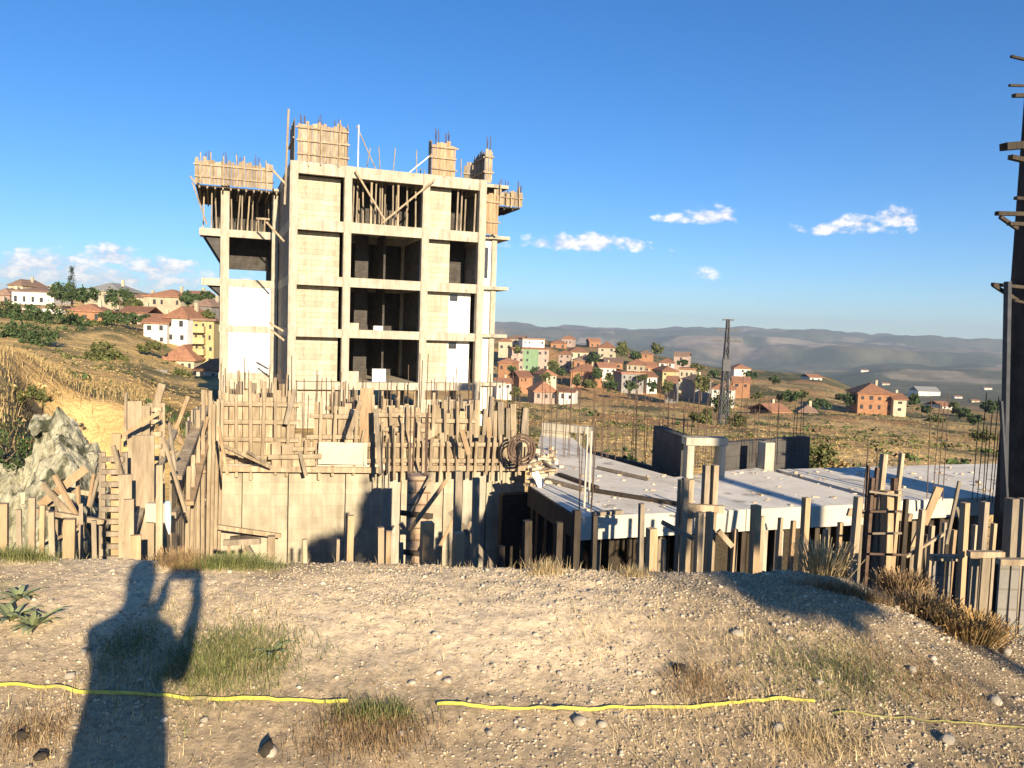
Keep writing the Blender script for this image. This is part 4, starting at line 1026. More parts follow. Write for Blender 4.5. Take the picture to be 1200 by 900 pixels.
# starter bars and thin poles sprouting around the slab
sb = [(640, 448, 19.5, 520), (656, 452, 20, 520), (672, 440, 20, 515), (686, 505, 14.0, 600), (700, 450, 20, 530), (716, 455, 20, 535), (735, 450, 21, 545), (750, 452, 21, 545), (778, 455, 20, 512), (795, 460, 19, 515), (812, 440, 19, 515), (832, 455, 19, 515), (862, 450, 20, 520), (880, 458, 20, 520), (905, 462, 20, 520), (935, 470, 21, 520), (1022, 500, 12, 560), (1098, 470, 16, 560), (1166, 485, 16, 560), (1150, 470, 16, 560)]
for i, (px_, yt, D_, yb) in enumerate(sb):
    a = P(px_, yb, D_); zt = P(px_, yt, D_).z
    rebar_cluster(a, min(a.z, DZ), zt - min(a.z, DZ), 4, .13, ORD[i] + ' cluster of starter bars behind the flat slab, counted from the formwork', 'starter bars around the flat slab', r=.009)
for i, (px_, yt, D_) in enumerate(((684, 520, 14.2), (689, 525, 14.5))):
    a = P(px_, 612, D_); mb = MB(); mb.cyl((a.x, a.y, DZ), (a.x, a.y, P(px_, yt - 20, D_).z), .02, n=6)
    tag(mb.build('upright_pole', CONCP), ('taller' if i == 0 else 'shorter') + ' thin pale pole at the near corner of the flat slab', 'pole')
for i in range(26):                                # bars along the formwork rows
    px_ = 262 + i * 13.6; s = cs(px_, -.6); rebar_cluster(CP(s, -.6, 0), -1.0, 1.3 + rnd.uniform(0, .7), 3, .07, ORD[i] + ' thin starter bars behind the formwork row, counted from the corner return', 'starter bars behind the formwork row', r=.010)

# ------------------------------------------------------------ dark mast at the far edge of the slab
t = thing('form_mast', P(1190, 600, 15), 'tall dark scaffolded column with boards jutting from it, rising past the slab', 'column')
D_ = 15.0
mb = MB(); a = P(1222, 600, D_); top = P(1214, -60, D_)
mb.prism([(a.x - .42, a.y - .2), (a.x + .5, a.y - .05), (a.x + .42, a.y + .85), (a.x - .5, a.y + .7)], PITZ, 8.6); mb.build('shaft', material('dark_form_steel', (.022, .02, .02), (.05, .045, .04), 3, .85, .01, 9, streak=.3), t)
mb = MB()
for k in range(34):
    z_ = PITZ + .3 + k * .4; mb.beam(Vector((a.x - .56, a.y - .28, z_)), Vector((a.x + .5, a.y - .16, z_)), .05, .05)
mb.build('clamp', WOODD, t)
for y_, x0, w_ in ((66, 1185, .05), (100, 1183, .05), (112, 1188, .08), (172, 1176, .16), (184, 1184, .10), (232, 1190, .07), (250, 1168, .09), (262, 1182, .08), (333, 1163, .07), (352, 1188, .06)):
    mb = MB(); p0 = P(x0, y_, D_ - .5); p1 = P(1215, y_ + rnd.uniform(-4, 8), D_ - .2); mb.beam(p0, p1, w_, w_ * .8); mb.build('jutting_board', WOODD, t)
mb = MB(); mb.beam(P(1164, 334, D_ - .5), P(1192, 352, D_ - .4), .06); mb.build('brace', WOODD, t)
mb = MB(); mb.beam(P(1172, 254, D_ - .5), P(1192, 268, D_ - .4), .06); mb.build('brace', WOODD, t)
mb = MB(); mb.beam(P(1173, 470, D_ - .8), P(1180, 590, D_ - .8), .05); mb.build('side_pole', STEEL, t)
mb = MB(); mb.beam(P(1181, 330, D_ - .6), P(1176, 600, D_ - .6), .09); mb.build('side_pole', STEEL, t)

# ------------------------------------------------------------ rock heap on the rim of the pit
def rock_heap():
    nx, nz = 220, 170
    vs = []; fs = []
    for j in range(nz):
        for i in range(nx):
            px_ = -60 + 205 * i / (nx - 1); f = j / (nz - 1)
            D_ = 10.2 + 3.6 * f + 1.2 * max(0, (40 - px_) / 100)
            crest = np.interp(px_, [-60, 0, 30, 48, 62, 80, 96, 115, 130, 150], [-.1, -.5, -.9, -.2, .05, .02, -.25, -.7, -1.6, -3.5])
            prof = np.interp(f, [0, .1, .55, .8, 1.], [0, .25, .86, 1.0, .93])
            z_ = PITZ + (crest - PITZ) * prof
            x_ = (px_ - 600) / FPX * D_
            vs.append((x_, D_, z_))
    V = np.array(vs)
    for _ in range(1):
        n_ = fbm(V[:, 0] * 1.6 + 5, V[:, 2] * 1.1 + V[:, 1], 71, 5); n2_ = np.abs(fbm(V[:, 0] * 3.2, V[:, 2] * 1.0 + V[:, 1] * .5, 73, 4))
        V[:, 1] += .5 * n_ - .7 * n2_ + .25 * fbm(V[:, 0] * 7, V[:, 2] * 3, 79, 4); V[:, 0] += .16 * fbm(V[:, 0] * 2 + 9, V[:, 2] * 2, 75, 4); V[:, 2] += .22 * fbm(V[:, 0] * 2.4, V[:, 1] * 2.4, 77, 4) + .10 * fbm(V[:, 0] * 8, V[:, 1] * 8, 78, 3)
    for j in range(nz - 1):
        for i in range(nx - 1): k = j * nx + i; fs.append((k, k + 1, k + nx + 1, k + nx))
    mb = MB(); mb.add(V.tolist(), fs)
    ob = mb.build('rock_heap', SCREE)
    tag(ob, 'jagged heap of grey green rock on the rim of the pit', 'rock')
rock_heap()

# ---- loose boards thrown and leaning about the formwork
def tangle(n_, x0, x1, y0, y1, D0, D1, where, grp, l0=.4, l1=1.4, steep=.5):
    for i in range(n_):
        px_, py_, D_ = rnd.uniform(x0, x1), rnd.uniform(y0, y1), rnd.uniform(D0, D1)
        c_ = P(px_, py_, D_); a_ = rnd.gauss(math.pi / 2, .35) if rnd.random() < steep else rnd.gauss(math.pi / 2, .8); h = rnd.uniform(l0, l1) / 2
        d_ = Vector((math.cos(a_) * h, rnd.uniform(-.3, .3) * h, math.sin(a_) * h))
        k_ = rnd.choice(('pale', 'grey', 'orange')); w_ = rnd.choice((.035, .05, .07, .10))
        wd_ = 'broad' if w_ > .06 else 'narrow'
        ln_ = 'long' if h > .6 else 'short'
        mb = MB(); mb.beam(c_ - d_, c_ + d_, w_, .035, up=(0, 1, .2))
        tag(mb.build('loose_board', {'pale': WOOD, 'grey': WOODG, 'orange': WOODO}[k_]), ln_ + ' ' + wd_ + ' ' + k_ + ' board ' + where + ', ' + ORD[i] + ' in the tangle', 'board', grp)
tangle(8, 118, 205, 470, 640, 9.2, 11.6, 'beside the rock heap', 'loose boards beside the rock heap', .4, 1.0, .75)
tangle(8, 30, 125, 545, 625, 9.4, 10.2, 'lying against the rock heap', 'loose boards lying against the rock heap', .4, 1.3)
tangle(5, 205, 300, 480, 560, 13.5, 15.8, 'by the formwork return', 'loose boards by the formwork return', steep=.6)
tangle(8, 330, 612, 470, 552, 16.2, 17.3, 'leaning on the formwork row', 'loose boards leaning on the formwork row', .4, 1.4, .6)
tangle(5, 470, 590, 560, 640, 12.5, 15, 'in front of the retaining wall', 'loose boards in front of the retaining wall', .5, 1.4, .7)
tangle(6, 1015, 1190, 600, 660, 9.5, 11, 'among the uprights past the bundle of bars', 'loose boards past the bundle of bars', .4, 1.2, .6)

for i, px_ in enumerate((862, 915, 930, 968, 985, 1092, 1118, 1142, 1165)):
    post(px_, rnd.uniform(606, 622), 10.6 + rnd.uniform(-.3, .4), .08, WOOD if i % 2 else WOODO, ORD[i] + ' slim low upright under the lit slab edge, past the shadow band')

# ------------------------------------------------------------ houses
CREAM = material('cream_render', (.38, .33, .23), (.50, .44, .32), .8, .9, objrand=.14, streak=.15)
YELL = material('yellow_render', (.40, .32, .15), (.48, .40, .21), .8, .9, objrand=.14, streak=.15)
PINK = material('pinkish_render', (.32, .24, .195), (.40, .31, .26), .8, .9, objrand=.14, streak=.15)
WRND = material('white_render', (.58, .56, .50), (.70, .67, .61), .8, .9, objrand=.14, streak=.15)
GREENR = material('pale_green_render', (.17, .27, .15), (.23, .33, .20), .8, .9, objrand=.14, streak=.15)
GREYR = material('grey_render', (.20, .195, .18), (.28, .27, .25), .8, .9, objrand=.14, streak=.15)
BRICK = material('bare_red_brick', (.27, .135, .07), (.36, .20, .11), 1.2, .95)
TILE = material('red_roof_tiles', (.24, .12, .07), (.37, .19, .11), 1.5, .9, .02, 8, objrand=.25, streak=.3)
TILEB = material('brown_roof_tiles', (.17, .11, .08), (.28, .19, .135), 1.5, .9, .02, 8, objrand=.2)
ROOFG = material('grey_roof_sheet', (.20, .20, .19), (.30, .30, .28), 1.5, .8)
NH = 0
def house(px0, px1, ytop, ybot, D, depth, rot, wm, rm, rtype, rise, storeys, cols, label, cat='house', overhang=.35, group=None, name='house', side=None, balc=False, extra=None):
    """body between photo columns px0..px1, eave at ytop, foot at ybot, at distance D; rot turns its front (degrees)"""
    c0, c1 = P(px0, ybot, D), P(px1, ybot, D)
    w = (c1 - c0).length; zt = P((px0+px1)/2, ytop, D).z; zb = c0.z * .5 + c1.z * .5
    if D > 450:
        hgt = (zt - zb) * .8; zb = gz((c0.x + c1.x)/2, (c0.y + c1.y)/2) - .3; zt = zb + hgt
    a = R(rot); ca, sa = math.cos(a), math.sin(a)
    w = w / (abs(ca) + abs(sa) * depth / max(w, 1) * .6)
    mid = (c0 + c1) / 2
    U = Vector((ca, sa, 0)); V_ = Vector((-sa, ca, 0)); o = Vector((mid.x, mid.y, 0)) - U * (w/2)
    def Q(u, v, z): q = o + U * u + V_ * v; return Vector((q.x, q.y, z))
    t = thing(name, Q(w/2, depth/2, zb), label, cat, group)
    zg = min(zb, gz(mid.x, mid.y)) - 3
    mb = MB(); mb.prism([Q(0, 0, 0)[:2], Q(w, 0, 0)[:2], Q(w, depth, 0)[:2], Q(0, depth, 0)[:2]], zg, zt); wl_ = mb.build('wall', wm, t)
    if side is not None:
        mb = MB(); mb.prism([Q(w*side[0], -.06, 0)[:2], Q(w*side[1], -.06, 0)[:2], Q(w*side[1], -.01, 0)[:2], Q(w*side[0], -.01, 0)[:2]], zg, zt - .05); mb.build('wall', side[2], t)
    mb = MB(); h = overhang
    if rtype == 'hip':
        e = [Q(-h, -h, zt), Q(w+h, -h, zt), Q(w+h, depth+h, zt), Q(-h, depth+h, zt)]; ri = min(w, depth) / 2 * .9
        if w >= depth: r0, r1 = Q(ri, depth/2, zt+rise), Q(w-ri, depth/2, zt+rise)
        else: r0, r1 = Q(w/2, ri, zt+rise), Q(w/2, depth-ri, zt+rise)
        lo = [p - Vector((0, 0, .18)) for p in e]
        if w >= depth: fs = [(0, 1, 5, 4), (1, 2, 5), (2, 3, 4, 5), (3, 0, 4)]
        else: fs = [(0, 1, 4), (1, 2, 5, 4), (2, 3, 5), (3, 0, 4, 5)]
        fs += [(6, 7, 1, 0), (7, 8, 2, 1), (8, 9, 3, 2), (9, 6, 0, 3), (9, 8, 7, 6)]
        mb.add(e + [r0, r1] + lo, fs)
    elif rtype == 'gable':
        e = [Q(-h, -h, zt), Q(w+h, -h, zt), Q(w+h, depth+h, zt), Q(-h, depth+h, zt), Q(-h, depth/2, zt+rise), Q(w+h, depth/2, zt+rise)]
        lo = [p - Vector((0, 0, .18)) for p in e]
        mb.add(e + lo, [(0, 1, 5, 4), (2, 3, 4, 5), (6, 10, 11, 7), (8, 11, 10, 9), (0, 4, 10, 6), (4, 3, 9, 10), (1, 7, 11, 5), (5, 11, 8, 2), (0, 6, 7, 1), (2, 8, 9, 3)])
    else:
        mb.prism([Q(-h, -h, 0)[:2], Q(w+h, -h, 0)[:2], Q(w+h, depth+h, 0)[:2], Q(-h, depth+h, 0)[:2]], zt + .003, zt + rise)
    rf = mb.build('roof', rm, t)
    if rtype != 'flat' and extra != 'nochim':
        mb = MB(); q = Q(w*.7, depth*.55, zt + rise * .5); mb.box(q, .5, .5, rise * .5 + .7, a); mb.build('chimney', CREAM, rf)
    hs_ = (zt - zb) / storeys
    for s in range(storeys):
        for k in range(cols):
            u = w * (k + .5) / cols + rnd.uniform(-.1, .1); ww = min(.95, w / cols * .36) * rnd.uniform(.7, 1.1); hh = min(1.15, hs_ * .4) * rnd.uniform(.8, 1.15)
            if cols > 2 and rnd.random() < .18: continue
            z0 = zb + hs_ * s + hs_ * .32
            mb = MB(); mb.prism([Q(u-ww/2, -.10, 0)[:2], Q(u+ww/2, -.10, 0)[:2], Q(u+ww/2, .02, 0)[:2], Q(u-ww/2, .02, 0)[:2]], z0, z0 + hh)
            f = mb.build('window', GLASS, t)
    if balc:
        for s in range(1, storeys):
            mb = MB(); mb.prism([Q(w*.1, -1.1, 0)[:2], Q(w*.62, -1.1, 0)[:2], Q(w*.62, -.11, 0)[:2], Q(w*.1, -.11, 0)[:2]], zb + hs_*s - .1, zb + hs_*s + .75); mb.build('balcony', wm, t)
    return t
# hillside beyond the rock heap
house(-8, 12, 345, 358, 178, 9, 5, PINK, TILEB, 'hip', 1.5, 1, 2, 'pinkish house with low tiled roof beside the long bright white house')
house(8, 28, 334, 345, 196, 9, -6, CREAM, TILEB, 'hip', 1.6, 1, 2, 'cream house with brown roof rising behind the long bright white house')
house(14, 63, 341, 360, 172, 9, 8, WRND, TILEB, 'hip', 1.0, 1, 5, 'long bright white house on the hill crest')
house(26, 72, 361, 370, 150, 7, 4, WRND, TILEB, 'flat', .25, 1, 4, 'long low white house among dark trees under the hill crest')
house(78, 120, 364, 379, 138, 8, 10, BRICK, TILE, 'hip', 1.3, 1, 3, 'orange red brick house with two dark openings and white base')
house(97, 141, 340, 356, 168, 10, -4, CREAM, ROOFG, 'hip', 1.8, 1, 4, 'cream house with dark grey hipped roof on the crest past the tall conifer')
house(150, 176, 348, 360, 172, 8, 0, CREAM, TILEB, 'hip', 1.0, 1, 3, 'smaller cream house next to the long pinkish roofed one')
house(166, 214, 347, 361, 166, 9, -5, CREAM, TILE, 'hip', 1.6, 1, 5, 'long cream house under a pinkish tiled roof on the crest')
house(140, 172, 366, 376, 142, 8, 6, PINK, TILE, 'gable', 1.2, 1, 3, 'row of faded red roofs on a low pink house under the crest')
house(166, 198, 378, 404, 122, 9, 12, WRND, TILE, 'gable', 1.4, 2, 2, 'white two storey house stepping down the hill, nearest to the field')
house(190, 222, 372, 403, 124, 9, -6, WRND, TILE, 'hip', 1.8, 2, 2, 'taller white house with two windows and pink tiled roof')
house(189, 228, 421, 436, 104, 8, 4, CREAM, TILE, 'hip', 1.9, 1, 4, 'low cream house with a broad red tiled roof below the white houses')
house(224, 252, 376, 428, 108, 10, 6, YELL, TILEB, 'flat', .3, 4, 3, 'tall yellow apartment house with balconies beside the unfinished wing', balc=True)
house(230, 256, 433, 446, 92, 7, 0, WRND, TILE, 'hip', 1.2, 1, 2, 'small white house at the foot of the tall yellow apartment house')
house(222, 250, 358, 372, 150, 8, -8, GREYR, TILEB, 'hip', 1.4, 1, 3, 'brown roofed house among trees above the tall yellow apartment house')
house(214, 236, 345, 353, 176, 8, 0, CREAM, TILE, 'gable', 1.0, 1, 2, 'small house on the crest closest to the unfinished wing')
t = upwall(P(163, 443, 84), P(196, 443, 84), P(180, 433, 84).z, .3, 'low grey garden wall at the foot of the golden field', CONCG, zb=P(180, 450, 84).z - 2)
# the town past the unfinished block
T = [
 (611, 639, 398, 412, 330, 11, 8, WRND, TILEB, 'flat', .6, 2, 5, 'white topped block standing behind the pale green house'),
 (598, 644, 409, 435, 275, 11, 8, PINK, TILE, 'flat', .4, 3, 6, 'broad three coloured house, pinkish, green and yellow, nearest the unfinished block'),
 (584, 600, 399, 412, 300, 8, 0, CREAM, TILE, 'hip', 1.5, 1, 2, 'cream house half hidden by the unfinished block'),
 (582, 602, 425, 437, 240, 8, 0, BRICK, TILE, 'hip', 1.2, 1, 2, 'low brick house below the three coloured house'),
 (580, 601, 447, 457, 190, 7, 4, WRND, TILE, 'gable', 1.0, 1, 2, 'low white walled house closest to the corner of the unfinished block'),
 (653, 669, 413, 433, 280, 9, -4, PINK, TILE, 'hip', 1.4, 3, 2, 'tall narrow pink house beside the three coloured one'),
 (645, 664, 401, 410, 350, 9, 4, BRICK, TILE, 'hip', 1.5, 1, 2, 'small brick house with red roof behind the tall pink house'),
 (666, 690, 412, 421, 310, 10, 10, CREAM, TILE, 'hip', 2.0, 1, 3, 'red roofed house upslope of the tall pink house'),
 (672, 702, 424, 433, 270, 9, -6, BRICK, TILEB, 'hip', 2.0, 1, 3, 'brownish roofed house in the middle of the town'),
 (668, 706, 436, 448, 235, 9, 6, BRICK, TILE, 'hip', 2.0, 1, 4, 'broad red roofed house in front of the brownish roofed one'),
 (700, 722, 407, 420, 320, 9, -5, CREAM, TILE, 'hip', 2.4, 2, 2, 'high red roofed house on the ridge beside the round tree'),
 (690, 704, 400, 408, 380, 8, 5, BRICK, TILE, 'gable', 1.6, 1, 2, 'small red house topping the ridge'),
 (624, 655, 460, 470, 178, 8, 12, PINK, TILE, 'hip', 2.1, 1, 3, 'broad low house with a brick red roof standing on the golden slope'),
 (653, 674, 459, 471, 176, 6, -2, WRND, TILE, 'gable', .6, 1, 2, 'bright white annex beside the broad low red roofed house'),
 (726, 756, 437, 454, 225, 8, 4, GREYR, TILE, 'flat', .4, 2, 4, 'plain grey building in the middle of the town'),
 (733, 756, 427, 436, 262, 8, -6, CREAM, TILE, 'hip', 1.8, 1, 3, 'cream house with red roof behind the plain grey building'),
 (756, 772, 440, 450, 228, 7, 4, WRND, TILE, 'gable', 1.4, 1, 2, 'small white house with red gable past the plain grey building'),
 (771, 790, 424, 431, 275, 8, 0, WRND, TILE, 'hip', 1.7, 1, 2, 'white house with orange red roof upslope of the yellow house'),
 (774, 796, 436, 449, 230, 8, 8, YELL, TILE, 'hip', 1.4, 2, 3, 'two storey yellow house with red roof'),
 (794, 815, 434, 444, 240, 8, -4, CREAM, TILE, 'flat', .4, 1, 3, 'flat roofed cream house beside the yellow one'),
 (752, 772, 428, 436, 268, 8, 10, BRICK, TILE, 'gable', 1.5, 1, 2, 'brick house with gable behind the small white one'),
 (812, 836, 446, 456, 215, 8, 6, GREYR, TILEB, 'hip', 1.4, 1, 3, 'grey walled house near the foot of the lattice mast'),
 (832, 862, 454, 463, 200, 8, -6, WRND, TILE, 'hip', 1.6, 1, 3, 'white walled house with red roof behind the lattice mast'),
 (857, 880, 448, 456, 230, 8, 0, BRICK, TILE, 'gable', 1.4, 1, 2, 'brick house just past the lattice mast'),
 (708, 730, 425, 433, 280, 8, 4, BRICK, TILEB, 'gable', 1.6, 1, 2, 'brown gabled house below the round tree'),
 (1004, 1046, 462, 483, 185, 9, 8, BRICK, TILE, 'hip', 2.2, 2, 4, 'large orange brick house standing alone in the valley'),
 (1046, 1062, 466, 484, 183, 7, -2, CREAM, TILE, 'gable', 1.2, 2, 1, 'cream annex leaning on the lone orange brick house'),
 (900, 930, 484, 494, 150, 7, 6, BRICK, TILE, 'gable', 1.4, 1, 3, 'dark red low house on the slope behind the concrete post'),
 (934, 958, 482, 493, 152, 7, -6, BRICK, TILEB, 'hip', 1.2, 1, 2, 'smaller dark red house next to the low one on the slope'),
 (948, 964, 441, 447, 320, 8, 0, WRND, TILE, 'gable', 1.2, 1, 2, 'small far white house alone on the ridge above the valley'),
 (1078, 1104, 425, 432, 900, 22, 0, WRND, ROOFG, 'gable', 5, 1, 1, 'far white shed with bluish roof among the fields'),
 (1050, 1064, 439, 444, 600, 12, 0, CREAM, TILEB, 'hip', 3, 1, 1, 'far cream farmhouse in the valley'),
 (1102, 1118, 474, 480, 260, 8, 0, WRND, TILE, 'gable', 1.3, 1, 2, 'small pale house at the edge of the valley scrub'),
]
EX = [(604, 404, 345), (632, 440, 232), (664, 405, 365), (684, 408, 345), (712, 438, 250), (741, 446, 210), (757, 421, 300), (768, 455, 205), (786, 458, 200), (806, 452, 212), (644, 446, 215), (720, 414, 330), (798, 424, 290), (826, 440, 250), (870, 438, 290), (892, 446, 260), (616, 449, 205), (690, 418, 315)]
LM = 'near the three coloured house', 'near the broad red roofed house', 'near the plain grey building', 'near the yellow house', 'near the lattice mast'
cnt_ = {}
for i, (x_, y_, D_) in enumerate(EX[::2]):
    l_ = LM[min(4, max(0, int((x_ - 600) / 52)))] ; wm_, wn_ = [(CREAM, 'cream'), (PINK, 'pinkish'), (WRND, 'white'), (BRICK, 'brick'), (GREYR, 'grey')][i % 5]
    k_ = cnt_[l_] = cnt_.get(l_, 0) + 1
    w_ = rnd.uniform(14, 24); h_ = rnd.uniform(6, 10)
    T.append((x_ - w_/2, x_ + w_/2, y_ - h_, y_, D_, 8, rnd.uniform(-14, 14), wm_, TILE if i % 3 else TILEB, 'hip' if i % 2 else 'gable', 1.5, 1, 3, 'small ' + wn_ + ' house ' + l_ + ', ' + ORD[k_ - 1] + ' of the plain small ones there'))
for i, a in enumerate(T):
    a = list(a); a[6] += rnd.uniform(-16, 16) * (i > 1 and a[4] < 400); a[2] += rnd.uniform(-1.5, 2) * (i > 1 and a[4] < 400)
    house(*a, side=(.30, .72, GREENR) if i == 1 else None, extra='nochim' if a[4] > 250 else None)
# scattered far farm sheds
for i, (px_, y_, D_) in enumerate(((905, 424, 1400), (940, 428, 1300), (985, 434, 1000), (1010, 418, 1900), (1035, 430, 1300), (1120, 446, 800), (1140, 452, 700), (1155, 436, 1100), (930, 446, 700), (975, 452, 520))):
    s = D_ / 933 * 7
    house(px_, px_ + 9, y_, y_ + 3, D_, s, 0, WRND if i % 2 else CREAM, TILE, 'gable', s * .15, 1, 1, ORD[i] + ' tiny far farm building, counted from the lattice mast along the valley', cat='house', overhang=.8, extra='nochim', group='far farm buildings in the valley')

# ------------------------------------------------------------ trees and bushes
def leafmat(name, a, b):
    return material(name, a, b, .8, .85, island=.45, detail=3, spec=.15)
LEAF = leafmat('dark_green_leaves', (.035, .06, .022), (.075, .11, .04))
LEAFO = leafmat('olive_leaves', (.075, .085, .03), (.13, .14, .05))
LEAFC = leafmat('conifer_needles', (.02, .035, .02), (.04, .06, .032))
LEAFY = leafmat('dry_yellow_leaves', (.30, .215, .095), (.46, .345, .17))
BARK = material('bark', (.12, .09, .06), (.20, .15, .10), 6, .95)
def leaf_quads(C_, size, rs, flat=0.0):
    n_ = len(C_)
    a = rs.normal(size=(n_, 3)); a /= np.linalg.norm(a, axis=1)[:, None]
    b = rs.normal(size=(n_, 3)); b -= (b * a).sum(1)[:, None] * a; b /= np.linalg.norm(b, axis=1)[:, None]
    s = size * rs.uniform(.6, 1.4, (n_, 1))
    v = np.stack([C_ - a*s, C_ - b*s*.55, C_ + a*s, C_ + b*s*.55], 1).reshape(-1, 3)
    return v, np.arange(n_ * 4).reshape(-1, 4)
def np_mesh(name, V, F, mt, parent=None, base=None):
    V = np.asarray(V, dtype=float); k = F.shape[1]
    o = Vector(base) if base is not None else Vector(((V[:, 0].min() + V[:, 0].max())/2, (V[:, 1].min() + V[:, 1].max())/2, V[:, 2].min()))
    me = bpy.data.meshes.new(name); V = V - np.array(o)
    me.vertices.add(len(V)); me.vertices.foreach_set('co', V.ravel())
    me.loops.add(F.size); me.loops.foreach_set('vertex_index', F.ravel())
    me.polygons.add(len(F)); me.polygons.foreach_set('loop_start', np.arange(len(F)) * k)
    me.update(calc_edges=True); me.materials.append(mt)
    ob = bpy.data.objects.new(name, me); COL.objects.link(ob)
    if parent is not None: ob.parent = parent; ob.location = o - wloc(parent)
    else: ob.location = o
    return ob
def crown_points(c, rx, ry, rz, n_clumps, per, rs, tight=.34, shape='round'):
    pts = []
    for _ in range(n_clumps):
        u = rs.normal(size=3); u /= np.linalg.norm(u); r_ = rs.uniform(.45, 1.0)
        p = np.array([u[0]*rx, u[1]*ry, u[2]*rz]) * r_
        if shape == 'cone':
            h = rs.uniform(0, 1) ** 1.4; a = rs.uniform(0, 2*np.pi); q = (1-h) * rs.uniform(.4, 1)
            p = np.array([math.cos(a)*rx*q, math.sin(a)*ry*q, -rz + 2*rz*h])
        sz = tight * min(rx, rz) * rs.uniform(.6, 1.3)
        pts.append(np.array(c) + p + rs.normal(size=(per, 3)) * sz * .5)
    return np.concatenate(pts)
def tree(px_, ybase, ytop, D_, wpx, label, mt=LEAF, name='broadleaf_tree', cat='tree', shape='round', clumps=34, per=46, trunk=True, leaf=None, group=None, rs=None, pos=None, ex=()):
    rs = rs or np.random.RandomState(int(px_ * 7 + ybase) & 0xffff)
    if pos is None: b = P(px_, ybase, D_); H = P(px_, ytop, D_).z - b.z; w = wpx / FPX * D_
    else: b, H, w = pos
    t = thing(name, b, label, cat, group)
    th = .22 if trunk else 0.0
    if pos and len(ex) : th = ex[0]
    c = (b.x, b.y, b.z + H * (th + 1) / 2); rz = H * (1 - th) / 2
    pts = crown_points(c, w/2, w/2, rz, clumps, per, rs, shape=shape)
    pts = pts[pts[:, 2] > b.z - .2]
    lf = leaf or max(.05, min(.5, w * .035))
    V, F = leaf_quads(pts, lf, rs)
    np_mesh('crown', V, F, mt, t)
    mb = MB(); r0 = max(.03, H * .028) * (.4 if ex else 1)
    mb.cyl((b.x, b.y, b.z - 1.5), (b.x + .02*H, b.y, b.z + H * .55), r0, r0 * .45, 8)
    for q in range(5):
        a = 2*math.pi*q/5 + rs.uniform(0, 1); z_ = b.z + H * rs.uniform(.2, .45)
        mb.cyl((b.x + .01*H, b.y, z_), (b.x + math.cos(a)*w*.3, b.y + math.sin(a)*w*.3, z_ + H * .3), r0 * .5, r0 * .15, 6)
    mb.build('trunk' if trunk else 'stem', BARK, t)
    return t
tree(84, 358, 313, 160, 15, 'tall dark conifer standing above all roofs on the hill crest', LEAFC, 'conifer_tree', shape='cone', clumps=40)
